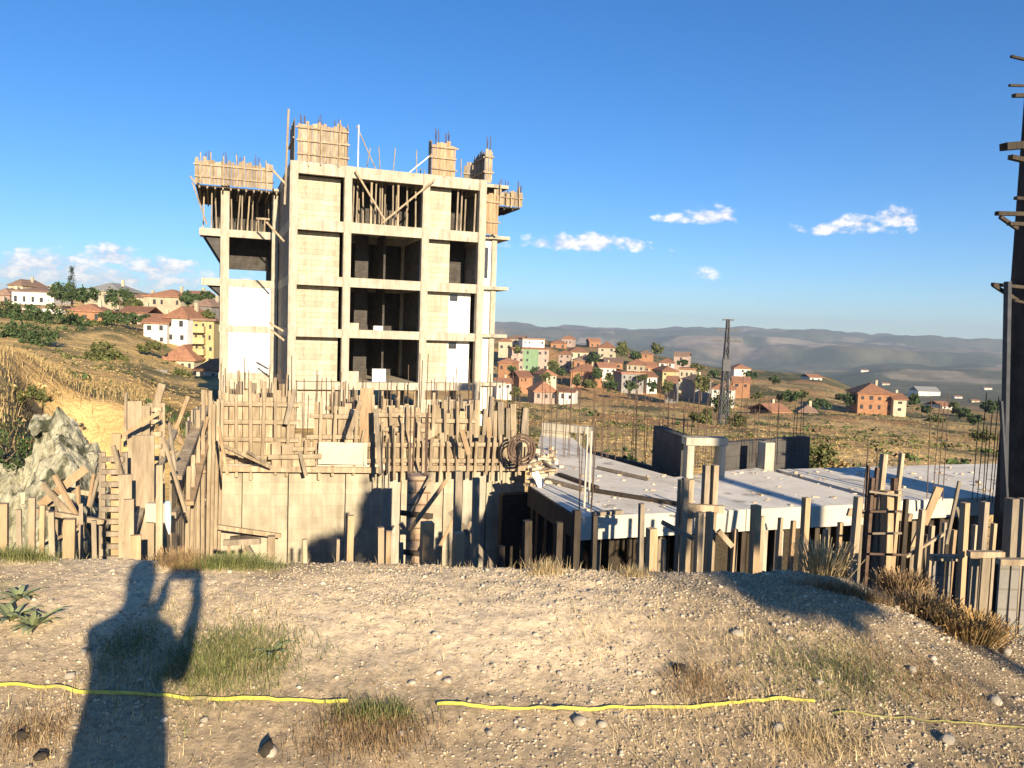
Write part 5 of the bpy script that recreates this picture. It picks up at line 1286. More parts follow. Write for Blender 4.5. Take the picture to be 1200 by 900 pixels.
for i, (x, yb, yt, D_, w_, mt_, lb) in enumerate((
 (72, 360, 339, 158, 26, LEAF, 'round dark tree beside the tall conifer, nearer the white house'),
 (98, 360, 342, 156, 26, LEAF, 'round dark tree beside the tall conifer, nearer the grey hipped roof'),
 (140, 364, 346, 156, 24, LEAF, 'dark tree between the grey hipped roof and the small cream house'),
 (158, 365, 350, 155, 20, LEAFO, 'olive tree in front of the small cream house on the crest'),
 (220, 362, 343, 158, 16, LEAF, 'dark tree above the tall yellow apartment house'),
 (240, 358, 342, 165, 22, LEAF, 'dark tree on the crest closest to the unfinished wing'),
 (244, 376, 364, 130, 18, LEAFO, 'bush in front of the brown roofed house on the hill'),
 (8, 384, 362, 130, 34, LEAF, 'dark tree at the open end of the tree belt under the hill crest'),
 (36, 392, 366, 122, 36, LEAF, 'broad dark tree in the belt under the long low white house'),
 (62, 396, 368, 118, 32, LEAF, 'dark tree in the belt between white wall and brick house'),
 (88, 390, 374, 122, 26, LEAF, 'dark tree in front of the brick house'),
 (112, 386, 376, 126, 24, LEAFO, 'low olive tree in front of the brick house base'),
 (134, 386, 370, 126, 26, LEAF, 'dark tree past the brick house'),
 (160, 386, 372, 124, 24, LEAF, 'dark tree beside the stepping white house'),
 (20, 412, 388, 92, 38, LEAF, 'dark tree standing over the golden mound, first from the open end'),
 (48, 418, 390, 88, 36, LEAF, 'dark tree standing over the golden mound, second from the open end'),
 (212, 446, 434, 88, 22, LEAFO, 'bush in front of the broad red tiled roof'),
 (728, 420, 401, 300, 14, LEAFO, 'round olive tree beside the high red roofed house on the ridge'),
 (745, 424, 412, 290, 12, LEAF, 'small dark tree on the town ridge past the round olive tree'),
 (700, 446, 432, 230, 12, LEAF, 'dark tree between the broad red roofs in the town'),
 (648, 438, 424, 262, 12, LEAFO, 'tree between the three coloured house and the tall pink one'),
 (690, 456, 446, 205, 20, LEAFO, 'bush on the golden slope under the broad red roofed house'),
 (822, 462, 440, 190, 22, LEAFO, 'olive tree near the grey walled house'),
 (846, 492, 462, 110, 24, LEAF, 'dark bushy tree at the foot of the lattice mast'),
 (822, 505, 478, 95, 30, LEAFO, 'grey green bushy tree before the lattice mast'),
 (865, 505, 486, 92, 26, LEAFO, 'grey green bush past the lattice mast'),
 (880, 446, 436, 260, 16, LEAF, 'tree on the ridge past the lattice mast'),
 (925, 474, 458, 190, 30, LEAF, 'wide dark tree on the golden slope above the dark red house'),
 (960, 482, 468, 180, 26, LEAF, 'dark tree between the dark red houses and the lone brick house'),
 (996, 478, 462, 188, 14, LEAF, 'dark tree next to the lone orange brick house'),
 (1070, 476, 462, 188, 14, LEAF, 'dark tree past the cream annex of the lone brick house'),
 (1095, 500, 486, 150, 26, LEAFO, 'olive bush on the golden slope past the lone brick house'),
 (1130, 492, 478, 170, 30, LEAF, 'wide dark bush in the valley scrub, nearer the lone house'),
 (1160, 486, 470, 180, 26, LEAF, 'wide dark bush in the valley scrub, nearer the dark mast'),
 (1150, 520, 505, 90, 30, LEAFO, 'olive bush on the golden slope beside the dark mast'),
 (1010, 505, 496, 130, 22, LEAFO, 'low bush on the golden slope below the lone brick house'))):
    if x < 170 and mt_ is LEAF: yt -= (yb - yt) * .35; w_ *= 1.35
    tree(x, yb, yt, D_, w_, lb, mt_, 'broadleaf_tree' if w_ < 30 or 'tree' in lb else 'bush', 'tree' if 'tree' in lb else 'bush', leaf=D_ / 933 * 1.6, clumps=34, per=40)
for i, (x, yb, yt, D_, w_, mt_, lb) in enumerate((
 (115, 428, 402, 82, 40, LEAFO, 'green bush in the golden field, upper and larger one'),
 (140, 426, 414, 84, 26, LEAFO, 'low green bush in the golden field beside the larger one'),
 (104, 456, 434, 60, 36, LEAFO, 'green bush at the foot of the golden field, nearer the golden mound'),
 (132, 458, 440, 58, 36, LEAF, 'dark green bush at the foot of the golden field, nearer the ladder'),
 (178, 412, 402, 100, 34, LEAFO, 'low olive bush under the white houses'),
 (958, 552, 522, 26, 44, LEAFO, 'bright green bush behind the flat slab'),
 (978, 556, 538, 26, 36, LEAFY, 'dry yellow bush behind the flat slab'),
 (725, 548, 534, 27, 60, LEAF, 'dark low bush beyond the low bluish wall'),
 (8, 482, 452, 22, 90, LEAFO, 'green scrub on the lower flank of the golden mound'),
 (6, 560, 495, 13, 60, LEAF, 'dark bush in the shade beside the rock heap'),
 (50, 470, 452, 24, 40, LEAFY, 'dry yellow bush on the golden mound'))):
    tree(x, yb, yt, D_, w_, lb, mt_, 'bush', 'bush', trunk=False, leaf=D_ / 933 * 2.2, clumps=26, per=40)

def blades(p, h0, h1, wdt, rs, lean=.5, segs=2, curl=.5):
    """thin curved grass blades rooted at plan points p"""
    n_ = len(p); z = ground_z(p[:, 0], p[:, 1]); h = rs.uniform(h0, h1, n_); a = rs.uniform(0, 2*np.pi, n_); ln = rs.uniform(.1, lean, n_)
    d = np.stack([np.cos(a), np.sin(a)], 1); s_ = np.stack([-d[:, 1], d[:, 0]], 1) * (wdt * rs.uniform(.6, 1.3, (n_, 1)))
    rows = []
    for k in range(segs + 1):
        f = k / segs; c = p + d * (h * ln * f ** (1 + curl))[:, None]; zz = z - .01 + h * f * (1 - .25 * ln * f)
        ww = (1 - f) ** .6 if k < segs else .12
        rows.append(np.column_stack([c - s_ * ww, zz])); rows.append(np.column_stack([c + s_ * ww, zz]))
    V = np.stack(rows, 1).reshape(-1, 3); m_ = 2 * (segs + 1)
    F = np.concatenate([np.array([[2*k, 2*k+1, 2*k+3, 2*k+2]]) for k in range(segs)])
    F = (F[None] + (np.arange(n_) * m_)[:, None, None]).reshape(-1, 4)
    return V, F
VT = [(606, 418, 262), (626, 446, 226), (640, 452, 205), (658, 442, 236), (676, 455, 210), (696, 428, 268), (714, 450, 214), (738, 462, 200), (752, 448, 222), (764, 462, 198), (782, 462, 196), (800, 430, 262), (816, 436, 245), (836, 444, 226), (770, 418, 320), (716, 462, 190), (604, 468, 175), (600, 440, 215), (888, 470, 180), (908, 452, 240), (940, 470, 190), (984, 470, 210), (1030, 494, 165), (1084, 486, 180), (1118, 480, 200), (1142, 500, 140)]
for i, (x, yb, D_) in enumerate(VT):
    w_ = rnd.uniform(10, 20)
    tree(x, yb, yb - rnd.uniform(8, 16), D_, w_, ORD[i] + ' small dark tree among the town houses and fields, counted from the unfinished block', LEAF if i % 2 else LEAFO, leaf=D_ / 933 * 1.3, clumps=22, per=34, group='small trees among the houses and fields')

# low scrub and dry tufts over the open land
def scrub(nm, n_, mt_, seed, hs, lb, thr, y0=19., y1=260.):
    r_ = np.random.RandomState(seed); out = []
    while sum(map(len, out)) < n_:
        y = np.exp(r_.uniform(np.log(y0), np.log(y1), 6000)); x = y * r_.uniform(-.75, .75, 6000)
        px_ = 600 + FPX * x / y
        ok = (fbm(x / 11, y / 11, seed, 4) > thr) & ((y > 31) | (px_ < 130)) & ~((px_ > 250) & (px_ < 575))
        out.append(np.stack([x[ok], y[ok]], 1))
    p = np.concatenate(out)[:n_]; z = ground_z(p[:, 0], p[:, 1]); k_ = 12
    sc = hs * (.5 + p[:, 1] / 90.) ** .7 * r_.uniform(.5, 1.3, n_)
    C_ = np.repeat(np.column_stack([p, z]), k_, 0) + r_.normal(size=(n_ * k_, 3)) * np.repeat(sc, k_)[:, None] * np.array([1, 1, .45]) * .6
    C_[:, 2] += np.repeat(sc, k_) * .25
    V, F = leaf_quads(C_, np.repeat(sc, k_)[:, None] * .42, r_)
    kind(np_mesh(nm, V, F, mt_, base=(0, 60, -10)), 'stuff')['label'] = lb
scrub('dry_tufts', 9000, LEAFY, 201, .11, 'tufts of dry golden grass over the open slopes', -.2)
scrub('low_scrub', 520, LEAFO, 203, .30, 'low olive scrub scattered over the open slopes', .22)
scrub('dark_scrub', 160, LEAF, 205, .45, 'dark low scrub in the folds of the open slopes', .30)
r_ = np.random.RandomState(9); y_ = r_.uniform(15, 48, 9000); x_ = y_ * r_.uniform(-.74, -.38, 9000); k_ = ground_z(x_, y_) > -3.2
p = np.column_stack([x_, y_])[k_]
V, F = blades(p, .12, .42, .012, r_, .8); kind(np_mesh('dry_grass', V, F, LEAFY, base=(-15, 30, 0)), 'stuff')['label'] = 'tall dry grass over the golden mound'

# ------------------------------------------------------------ lattice mast
b = P(847, 500, 100); ztop = P(847, 374, 100).z
t = thing('lattice_mast', b, 'dark lattice power mast standing on the slope behind the pale door frame', 'power mast')
mb = MB(); w0, w1 = 1.1, .25; cs4 = [(-1, -1), (1, -1), (1, 1), (-1, 1)]; H = ztop - b.z; n = 9
def mp(i, f): s = w0 * (1 - f) + w1 * f; return Vector((b.x + cs4[i][0]*s*.5, b.y + cs4[i][1]*s*.5, b.z - 1 + (H + 1) * f))
for i in range(4): mb.beam(mp(i, 0), mp(i, 1), .13)
for k in range(n):
    for i in range(4):
        j = (i + 1) % 4; mb.beam(mp(i, k/n), mp(j, (k+1)/n), .07); mb.beam(mp(j, k/n), mp(i, (k+1)/n), .07); mb.beam(mp(i, k/n), mp(j, k/n), .06)
mb.build('lattice', STEEL, t)
for zf, ln in ((.90, 1.5), (.80, 1.9), (.995, .7)):
    mb = MB(); z_ = b.z + H * zf; mb.beam((b.x - ln, b.y, z_), (b.x + ln, b.y, z_), .16, .2); mb.build('crossarm', STEEL, t)
mb = MB(); mb.box((b.x, b.y - .3, b.z + H * .52), 1.0, .5, 1.5); mb.build('equipment_box', STEEL, t)

# ------------------------------------------------------------ near ground: stones, gravel, weeds, tape
def rock_np(cs_, sz, rs, sub=0):
    """low irregular stones: jittered octahedra / 12 corner lumps"""
    ph = (1 + 5 ** .5) / 2
    base = np.array([(-1, ph, 0), (1, ph, 0), (-1, -ph, 0), (1, -ph, 0), (0, -1, ph), (0, 1, ph), (0, -1, -ph), (0, 1, -ph), (ph, 0, -1), (ph, 0, 1), (-ph, 0, -1), (-ph, 0, 1)]) / 1.9
    fa = np.array([(0, 11, 5), (0, 5, 1), (0, 1, 7), (0, 7, 10), (0, 10, 11), (1, 5, 9), (5, 11, 4), (11, 10, 2), (10, 7, 6), (7, 1, 8), (3, 9, 4), (3, 4, 2), (3, 2, 6), (3, 6, 8), (3, 8, 9), (4, 9, 5), (2, 4, 11), (6, 2, 10), (8, 6, 7), (9, 8, 1)])
    n_ = len(cs_)
    V = base[None] * (1 + rs.uniform(-.32, .32, (n_, 12, 1)))
    sc = np.stack([rs.uniform(.6, 1.3, n_), rs.uniform(.6, 1.3, n_), rs.uniform(.4, .85, n_)], 1)
    V = V * sc[:, None, :]
    a = rs.uniform(0, 2*np.pi, n_); ca, sa = np.cos(a)[:, None], np.sin(a)[:, None]
    X = V[:, :, 0]*ca - V[:, :, 1]*sa; Y = V[:, :, 0]*sa + V[:, :, 1]*ca
    V = np.stack([X, Y, V[:, :, 2]], -1) * np.asarray(sz)[:, None, None] + np.asarray(cs_)[:, None, :]
    F = (fa[None] + (np.arange(n_) * 12)[:, None, None]).reshape(-1, 3)
    return V.reshape(-1, 3), F
rs = np.random.RandomState(5)
def scatter(n_, fn, y0=2.6, y1=5.9):
    """random plan points inside the view wedge, kept with probability fn"""
    out = []
    while sum(len(o) for o in out) < n_:
        y = y0 + (y1 - y0) * rs.uniform(0, 1, 4000) ** .8; x = y * rs.uniform(-.72, .72, 4000)
        k = (rs.uniform(0, 1, 4000) < fn(x, y)) & (y < edge_y(x) + .25)
        out.append(np.stack([x[k], y[k]], 1))
    return np.concatenate(out)[:n_]
def dens_gravel(x, y):
    d = .25 + 1.2 * np.clip(fbm(x * 1.3, y * 1.3, 81, 3) + .1, 0, 1)
    d = d + .9 * sst(x, -1.5, -.6) * sst(y, 3.6, 4.1) + .6 * sst(x, -.4, .6) * (1 - sst(y, 3.3, 3.6))
    return np.clip(d * .5, 0, 1)
for nm, cnt, s0, s1, mt_, lb in (('gravel', 30000, .0025, .009, material('mixed_gravel', (.29, .235, .16), (.50, .42, .30), 40, .95, island=.45), 'mixed pale gravel strewn over the bank'),
                             ('pebbles', 800, .007, .018, material('mixed_pebbles', (.30, .25, .18), (.55, .48, .37), 20, .95, .004, 60, island=.35), 'pale pebbles strewn over the bank')):
    p = scatter(cnt, dens_gravel); sz = s0 + (s1 - s0) * rs.uniform(0, 1, cnt) ** 2.5
    z = ground_z(p[:, 0], p[:, 1]) + sz * .15
    V, F = rock_np(np.column_stack([p, z]), sz, rs)
    ob = np_mesh(nm, V, F, mt_, base=(0, 4, 0)); kind(ob, 'stuff')['label'] = lb
def onground(px_, py_):
    d = ray(px_, py_); t_ = EYE / -d.z
    for _ in range(12): q = d * t_; g = max(-.4, gz(q.x, q.y)); t_ = (EYE - g) / -d.z
    q = d * t_
    if q.y > edge_y(np.array([q.x]))[0]: q = q * float((edge_y(np.array([q.x]))[0] - .05) / q.y)
    return Vector((q.x, q.y, gz(q.x, q.y)))
ST = [(678, 846, .035, 'large pale stone lying against the yellow tape at its dark gap'), (706, 850, .03, 'small pale stone next to the large one by the yellow tape'), (742, 734, .026, 'bright white stone on the middle of the bank'), (718, 764, .022, 'small bright stone below the one on the middle of the bank'),
      (864, 742, .045, 'pale stone under the shaded patch of the bank'), (914, 854, .05, 'pale stone near the free end of the yellow tape'), (1068, 786, .045, 'flat pale stone halfway up the sloping side of the bank'), (1000, 737, .03, 'small white stone past the shaded patch of the bank'),
      (1164, 822, .035, 'large grey stone on the sloping side of the bank'), (1126, 742, .03, 'flat grey stone near the dry orange bush'), (1076, 733, .03, 'white stone at the top of the sloping side of the bank'), (1050, 715, .03, 'white stone beside the bundle of bars'),
      (316, 882, .05, 'pinkish stone at the dark clod nearest the viewer'), (484, 800, .03, 'small pale stone above the break in the yellow tape'), (524, 798, .028, 'white stone just above the start of the second tape piece'), (470, 860, .02, 'small white stone below the break in the yellow tape'),
      (292, 794, .022, 'white stone at the edge of the green weeds'), (240, 845, .03, 'small stone in the bare soil below the tape'), (655, 790, .02, 'small bright stone on the pebbly middle of the bank'), (574, 860, .025, 'pale stone below the second tape piece'),
      (840, 855, .02, 'small pale stone under the last stretch of tape'), (98, 766, .03, 'small pale stone beside the long human shadow, above the tape'), (82, 794, .035, 'pinkish stone at the edge of the long human shadow'), (402, 733, .02, 'small white stone high on the bank'),
      (490, 730, .022, 'pale stone among small ones on the upper bank'), (1110, 868, .045, 'brown stone low on the sloping side of the bank'), (960, 800, .03, 'small stone past the end of the yellow tape'), (1180, 765, .05, 'dark stone under the dry orange bush')]
for (x, y, s, lb) in ST:
    q = onground(x, y); s *= .75; V, F = rock_np(np.array([[q.x, q.y, q.z + s * .15]]), [s], rs)
    mt_ = STONE
    tag(np_mesh('stone', V, F, mt_), lb, 'stone')
for (x, y, s, lb) in ((314, 882, .035, 'dark clod of earth casting shade behind a pinkish stone'), (26, 868, .035, 'dark clod of earth near the lower corner beside the human shadow'), (48, 890, .035, 'second dark clod of earth beside the human shadow'), (797, 786, .035, 'dark clod of earth with weeds on the bank above the tape end')):
    q = onground(x, y); V, F = rock_np(np.array([[q.x, q.y, q.z + s * .4]]), [s], rs)
    tag(np_mesh('earth_clod', V, F, material('earth_and_painted_shade', (.06, .05, .035), (.13, .10, .07), 20, .98, .01, 30)), lb, 'clod')

STRAW = material('dry_straw', (.40, .30, .15), (.58, .46, .26), 6, .9, island=.35)
WEED = material('green_weed', (.10, .13, .04), (.28, .27, .11), 5, .85, island=.35)
RUSTG = material('rusty_dry_weed', (.17, .11, .055), (.36, .25, .13), 6, .9, island=.35)
def dg(x, y):
    d = .9 * sst(fbm(x * 1.4, y * 1.4, 91, 3), .0, .3)
    d = d * (1 - .85 * sst(x, -1.7, -1.2) * (1 - sst(x, 1.0, 1.8)) * sst(y, 3.6, 3.9))
    return np.clip(d, .01, 1)
def edge_grass(x, y): return np.clip(np.exp(-((y - edge_y(x) - .05) / .12)**2) * (.15 + sst(fbm(x * 2, y, 92, 3), 0, .3)), 0, 1)
p = np.concatenate([scatter(7500, dg), scatter(700, edge_grass, 4.2, 5.9)])
V, F = blades(p, .015, .065, .0016, rs, 1.1); kind(np_mesh('dry_grass', V, F, STRAW, base=(0, 4, 0)), 'stuff')['label'] = 'short dry straw growing over the bank'
def patch(cx, cy, rx, ry, n_, h0, h1, w, mt_, nm, lb, lean=.8, cat='weeds', segs=3):
    q = onground(cx, cy); q2 = onground(cx + rx, cy); sx_ = abs(q2.x - q.x); q3 = onground(cx, cy - ry); sy_ = max(.06, abs(q3.y - q.y))
    pp = np.column_stack([q.x + rs.normal(0, .45, n_) * sx_, q.y + rs.normal(0, .45, n_) * sy_])
    pp[:, 1] = np.minimum(pp[:, 1], edge_y(pp[:, 0]) + rs.uniform(-.1, .12, n_))
    pp = np.concatenate([pp, pp + rs.normal(0, .03, pp.shape)]); V, F = blades(pp, h0 * .5, h1 * .75, w * .5, rs, 1.3, segs); ob = kind(np_mesh(nm, V, F, mt_), 'stuff'); ob['label'] = lb; return ob
patch(262, 778, 90, 44, 2600, .02, .11, .003, WEED, 'weed_patch', 'wide patch of green weeds between the human shadow and the pale gravel')
patch(270, 700, 60, 34, 1500, .03, .13, .003, WEED, 'weed_patch', 'green weeds on the brink of the bank beside the marker stake')
patch(215, 690, 26, 30, 500, .04, .16, .003, RUSTG, 'weed_patch', 'brown dried weeds around the marker stake')
patch(150, 760, 34, 40, 500, .02, .09, .003, WEED, 'weed_patch', 'weeds lying inside the long human shadow')
patch(20, 690, 50, 24, 900, .03, .13, .003, WEED, 'weed_patch', 'green weeds on the brink of the bank before the run of uprights')
patch(430, 860, 90, 40, 1500, .02, .08, .003, RUSTG, 'weed_patch', 'rusty weeds covering the break in the yellow tape')
patch(440, 838, 50, 12, 500, .03, .09, .004, WEED, 'weed_patch', 'dark weeds overgrowing the middle of the yellow tape')
patch(815, 800, 46, 24, 450, .02, .09, .003, RUSTG, 'weed_patch', 'tuft of brown weeds around the dark clod of earth')
patch(640, 668, 22, 10, 220, .04, .14, .003, STRAW, 'weed_patch', 'yellow tuft on the brink of the bank under the shaded slab corner')
patch(745, 668, 22, 8, 220, .03, .10, .003, STRAW, 'weed_patch', 'yellow tuft on the brink of the bank beside the broad orange upright')
patch(1000, 690, 70, 26, 900, .03, .14, .003, RUSTG, 'weed_patch', 'brown weeds on the brink of the bank by the bundle of bars')
patch(980, 790, 110, 50, 2000, .02, .07, .003, WEED, 'weed_patch', 'olive weeds on the sloping side of the bank')
patch(960, 870, 70, 26, 500, .03, .12, .003, STRAW, 'weed_patch', 'tall straw tuft near the free end of the tape')
patch(1080, 800, 80, 40, 1100, .02, .08, .003, RUSTG, 'weed_patch', 'brown weeds around the flat pale stone')
patch(40, 860, 50, 34, 400, .02, .09, .003, RUSTG, 'weed_patch', 'dry brown weeds in the lower corner beside the human shadow')
# bushes growing at the far brink
def dry_bush(px_, py_, D_, w, h, mt_, lb, n_=900, zb=None):
    q = P(px_, py_, D_); r_ = np.random.RandomState(int(px_)); 
    pp = np.column_stack([q.x + r_.normal(0, .35, n_) * w, q.y + r_.normal(0, .3, n_) * w]); z = q.z
    a = r_.uniform(0, 2*np.pi, n_); hh = h * r_.uniform(.4, 1.1, n_)
    V = []; F = []
    c0 = np.column_stack([q.x + (pp[:, 0] - q.x) * .5, q.y + (pp[:, 1] - q.y) * .5, np.full(n_, z - .15)]); c1_ = np.column_stack([pp[:, 0] + np.cos(a) * .12, pp[:, 1] + np.sin(a) * .12, z + hh])
    s_ = np.column_stack([-np.sin(a), np.cos(a), np.zeros(n_)]) * .004
    V = np.stack([c0 - s_, c0 + s_, c1_ + s_ * .5, c1_ - s_ * .5], 1).reshape(-1, 3); F = np.arange(n_ * 4).reshape(-1, 4)
    L_, FL = leaf_quads(c1_ - np.column_stack([np.zeros((n_, 2)), r_.uniform(0, h * .6, n_)]), .007, r_)
    t = thing('dry_bush', q, lb, 'bush'); np_mesh('stem', V, F, mt_, t); np_mesh('foliage', L_, FL, mt_, t)
    return t
dry_bush(1085, 716, 4.28, 0.14, 0.08, RUSTG, 'rusty dry bush on the brink past the bundle of bars', 700)
dry_bush(1140, 739, 4.05, 0.15, 0.08, material('orange_dry_weed', (.34, .21, .08), (.50, .34, .14), 6, .9, island=.3), 'orange dry bush on the brink under the low panels', 800)
dry_bush(965, 668, 4.95, 0.19, 0.18, STRAW, 'sparse straw coloured bush on the brink beside the pale upright', 260)
dry_bush(1060, 694, 4.68, 0.12, 0.11, RUSTG, 'brown bush in front of the bundle of bars', 700)
dry_bush(205, 672, 4.86, 0.09, 0.13, RUSTG, 'dark dry shrub growing at the foot of the marker stake', 500)
dry_bush(275, 668, 4.86, 0.15, 0.08, WEED, 'low green shrub on the brink before the retaining wall', 400)
# broad leaved plant
AG = material('pale_green_leaf', (.18, .21, .09), (.32, .35, .18), 6, .7, island=.2)
def rosette(px_, py_, r_, n_, lb, hgt=.6):
    q = onground(px_, py_); t = thing('rosette_plant', q, lb, 'plant'); mb = MB()
    for k in range(n_):
        a = 2*math.pi*k/n_ + rnd.uniform(-.2, .2); ln = r_ * rnd.uniform(.7, 1.15); d = Vector((math.cos(a), math.sin(a), 0)); s = Vector((-d.y, d.x, 0)); up = rnd.uniform(.5, 1.1) * hgt
        pts = []
        for f, w_ in ((0, .25), (.35, 1), (.7, .8), (1, .05)):
            c = q + d * ln * f + Vector((0, 0, ln * (up * f - .55 * f * f) + .01)); ww = ln * .11 * w_
            pts += [c - s * ww + Vector((0, 0, ww * .4)), c, c + s * ww + Vector((0, 0, ww * .4))]
        fs = []
        for j in range(3):
            for i in (0, 1): fs.append((j*3+i, j*3+i+1, j*3+i+4, j*3+i+3))
        mb.add(pts, fs)
    mb.build('leaf_rosette', AG, t, smooth=True)
rosette(40, 738, .12, 18, 'spreading plant with long pale leaves, first from the open end of the bank', 1.1)
rosette(14, 730, .13, 14, 'pale leaved plant growing close behind the spreading one', 1.1)
rosette(22, 705, .12, 12, 'darker leaved plant on the brink behind the spreading one', 1.0)
rosette(320, 768, .09, 12, 'low pale leaved plant at the edge of the green weed patch', .8)

# yellow tape lying across the bank
TAPE = material('yellow_plastic_tape', (.44, .40, .07), (.58, .53, .10), 30, .6, spec=.3, spots=((.30, .26, .12), 7, .58))
def tape(pts, lb, w=.035, nm='marker_tape', mt_=None):
    Q_ = [onground(x, y) for x, y in pts]; P_ = []
    for i in range(len(Q_) - 1):
        for k in range(14): P_.append(Q_[i].lerp(Q_[i+1], k / 14))
    P_.append(Q_[-1]); mb = MB(); vs = []; fs = []
    for i, q in enumerate(P_):
        g = gz(q.x, q.y); sg = .5 + .5 * math.sin(i * .37) * math.sin(i * .11 + 1); zz = g + .004 + .008 * sg
        tilt = .8 + .15 * math.sin(i * .21)
        vs += [Vector((q.x, q.y - w/2, zz)), Vector((q.x, q.y + w/2 * .7, zz + w * tilt)), Vector((q.x, q.y + w/2 * .7 + .003, zz + w * tilt - .002)), Vector((q.x, q.y - w/2 + .003, zz - .003))]
    for i in range(len(P_) - 1):
        for j in range(4): fs.append((i*4+j, i*4+(j+1) % 4, (i+1)*4+(j+1) % 4, (i+1)*4+j))
    mb.add(vs, fs); return tag(mb.build(nm, mt_ or TAPE), lb, 'tape')
tape([(-60, 803), (0, 805), (60, 808), (130, 815), (200, 819), (300, 822), (360, 824), (408, 826)], 'longer yellow marker tape crossing the human shadow', .011)
tape([(512, 828), (580, 832), (650, 834), (700, 834), (760, 832), (830, 830), (880, 824), (920, 822), (955, 824)], 'yellow marker tape piece lying past the break, running under the pale stones', .010)
tape([(975, 838), (1050, 843), (1120, 850), (1230, 858)], 'faded thin end of the yellow tape trailing down the sloping side', .005, mt_=material('faded_tape', (.22, .21, .07), (.36, .33, .12), 20, .8))

# ------------------------------------------------------------ things behind the camera whose shadows fall into the picture
def shadow_source(px_, py_, D_, ycam):
    """where the sun ray through a seen point passes the line y = ycam"""
    w = P(px_, py_, D_); k = (w.y - ycam) / sd.y; return w - sd * k
rs2 = np.random.RandomState(3)
for (px_, yt, yb, D_, yc, w_, lb, mt_, nm, cl_) in (
    (392, 622, 672, 17.3, -5.0, 1.5, 'small round topped tree behind the viewer, its crown high on a thin stem', LEAF, 'broadleaf_tree', 40),
    (432, 556, 676, 17.3, -4.2, .36, 'slim columnar cypress behind the viewer', LEAFC, 'cypress_tree', 60),
    (574, 600, 676, 16.8, -6.0, .85, 'narrow tree behind the viewer, its tall crown high on a thin stem', LEAF, 'broadleaf_tree', 50),
    (890, 664, 706, 4.6, -3.2, .85, 'young tree behind the viewer with a small low crown', LEAF, 'broadleaf_tree', 40)):
    q = shadow_source(px_, (yt + yb) / 2, D_, yc); zt_, zb_ = shadow_source(px_, yt, D_, yc).z, shadow_source(px_, yb, D_, yc).z
    tree(0, 0, 0, 0, 0, lb, mt_, nm, pos=(Vector((q.x, q.y, 0)), zt_, w_), rs=rs2, clumps=cl_, per=60, leaf=.07, ex=(zb_ / zt_,))
q = shadow_source(866, 575, 17, -3.0)
mb = MB(); mb.cyl((q.x, q.y, -.5), (q.x, q.y, q.z + 2.0), .24, .19, 14); tag(mb.build('power_pole', CONCP), 'plain concrete pole standing behind the viewer', 'pole')

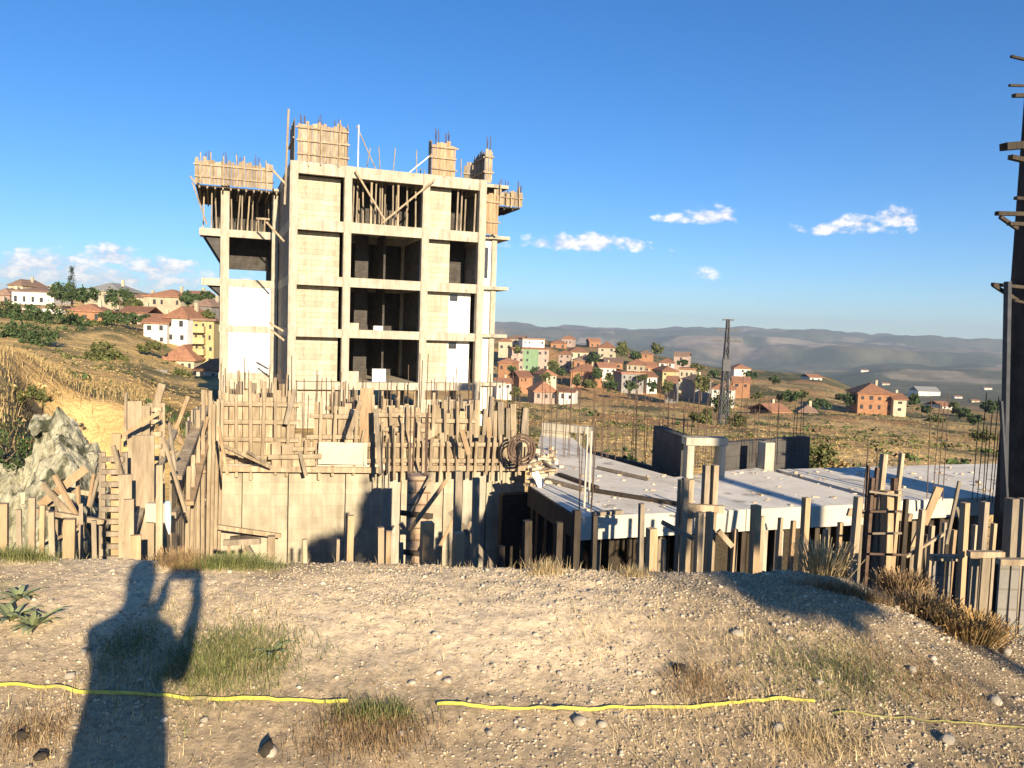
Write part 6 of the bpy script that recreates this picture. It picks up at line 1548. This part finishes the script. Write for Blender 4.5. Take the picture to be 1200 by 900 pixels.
# ------------------------------------------------------------ the photographer, whose long shadow crosses the bank
def person():
    bx, by = -.14, -.28
    SK = material('skin', (.48, .30, .22), (.52, .33, .24), 4, .6); CL = material('blue_shirt', (.10, .14, .24), (.14, .18, .30), 30, .9)
    TR = material('dark_trousers', (.04, .04, .05), (.07, .07, .08), 30, .9); SH = material('dark_shoes', (.03, .03, .03), (.05, .05, .05), 30, .6); HR = material('dark_hair', (.02, .015, .01), (.04, .03, .02), 60, .8)
    J = {'pel': (0, 0, .95, .19, .14), 'wst': (0, .01, 1.10, .17, .13), 'chs': (0, .0, 1.30, .155, .13), 'shc': (0, -.01, 1.43, .12, .09), 'nek': (0, .0, 1.50, .055, .055), 'hd0': (0, .02, 1.58, .075, .09), 'hd1': (0, .02, 1.68, .078, .095), 'hd2': (0, .01, 1.75, .05, .06)}
    E = [('pel', 'wst'), ('wst', 'chs'), ('chs', 'shc'), ('shc', 'nek'), ('nek', 'hd0'), ('hd0', 'hd1'), ('hd1', 'hd2')]
    for s, n_ in ((-1, 'l'), (1, 'r')):
        hx = -.02 + s * .075
        J.update({n_+'hip': (s*.09, 0, .90, .10, .10), n_+'kne': (s*.11, .02, .50, .062, .062), n_+'ank': (s*.12, -.02, .09, .042, .042), n_+'hee': (s*.12, -.03, .04, .04, .035), n_+'toe': (s*.14, .16, .03, .042, .03),
                  n_+'sho': (s*.15, -.01, 1.40, .055, .055), n_+'elb': (s*.14 + .01, .13, 1.20, .05, .05), n_+'wri': (s*.085, .20, 1.49, .03, .032), n_+'pal': (hx * 1.0, .225, 1.55, .032, .018)})
        E += [('pel', n_+'hip'), (n_+'hip', n_+'kne'), (n_+'kne', n_+'ank'), (n_+'ank', n_+'hee'), (n_+'hee', n_+'toe'), ('shc', n_+'sho'), (n_+'sho', n_+'elb'), (n_+'elb', n_+'wri'), (n_+'wri', n_+'pal')]
        for f in range(4):
            z_ = 1.545 + f * .017; x0 = s * (.085 - .003 * f)
            J[n_+'f%da' % f] = (x0 * .98, .242, z_ + .012, .009, .009); J[n_+'f%db' % f] = (x0 * 1.04, .262, z_ + .016, .008, .008); J[n_+'f%dc' % f] = (x0 * .86, .270, z_ + .018, .007, .007)
            E += [(n_+'pal', n_+'f%da' % f), (n_+'f%da' % f, n_+'f%db' % f), (n_+'f%db' % f, n_+'f%dc' % f)]
        J[n_+'t1'] = (hx * .9, .23, 1.53, .011, .011); J[n_+'t2'] = (hx * .75, .238, 1.555, .009, .009); E += [(n_+'pal', n_+'t1'), (n_+'t1', n_+'t2')]
    for k in J:
        if k[1:4] in ('wri', 'pal') or k[1] in 'ft' : J[k] = (J[k][0] + .13,) + J[k][1:]
    ks = list(J); ix = {k: i for i, k in enumerate(ks)}
    me = bpy.data.meshes.new('person'); me.from_pydata([J[k][:3] for k in ks], [(ix[a], ix[b]) for a, b in E], [])
    tmp = bpy.data.objects.new('tmp', me); COL.objects.link(tmp)
    tmp.modifiers.new('s', 'SKIN'); tmp.modifiers.new('d', 'SUBSURF').levels = 2
    sv = me.skin_vertices[0].data
    for i, k in enumerate(ks): sv[i].radius = J[k][3:5]; sv[i].use_root = (k == 'pel')
    dg_ = bpy.context.evaluated_depsgraph_get(); m2 = bpy.data.meshes.new_from_object(tmp.evaluated_get(dg_)); bpy.data.objects.remove(tmp)
    for q_ in (SK, CL, TR, SH, HR): m2.materials.append(q_)
    for pl in m2.polygons:
        c = pl.center; pl.use_smooth = True
        arm = abs(c.x) > .06 and c.y > .05 and c.z > 1.1
        if c.z < .085: pl.material_index = 3
        elif c.z < 1.0 and not arm: pl.material_index = 2
        elif c.z > 1.70 or (c.z > 1.58 and c.y < .0): pl.material_index = 4 if not arm else 0
        elif c.z < 1.49 and not (arm and c.y > .16): pl.material_index = 1
        else: pl.material_index = 0
    m2.name = 'person'
    ob = bpy.data.objects.new('person', m2); COL.objects.link(ob); ob.location = (bx, by, gz(bx, by)); ob.rotation_euler = (0, 0, 0)
    tag(ob, 'standing person in a blue shirt holding up a phone, casting the long shadow', 'person')
    mb = MB()
    for s in (-1, 1):
        mb.add([(bx + s*.03 - .012, by + .112, 1.655), (bx + s*.03 + .012, by + .112, 1.655), (bx + s*.03, by + .116, 1.665), (bx + s*.03, by + .116, 1.647)], [(0, 3, 1, 2)])
    e_ = mb.build('eyes', SH, ob)
    mb = MB(); mb.add([(bx - .012, by + .11, 1.62), (bx + .012, by + .11, 1.62), (bx, by + .14, 1.622), (bx, by + .112, 1.655)], [(0, 1, 2), (0, 2, 3), (2, 1, 3)]); mb.build('nose', SK, ob)
    mb = MB(); mb.beam((bx - .022, by + .113, 1.592), (bx + .022, by + .113, 1.592), .008, .008); mb.build('mouth', PINK, ob)
    mb = MB(); mb.beam((-.075, -.028, EYE), (.075, -.028, EYE), .009, .075, up=(0, 0, 1)); tag(mb.build('mobile_phone', SH), 'dark phone held up level in both hands by the person', 'phone')
person()
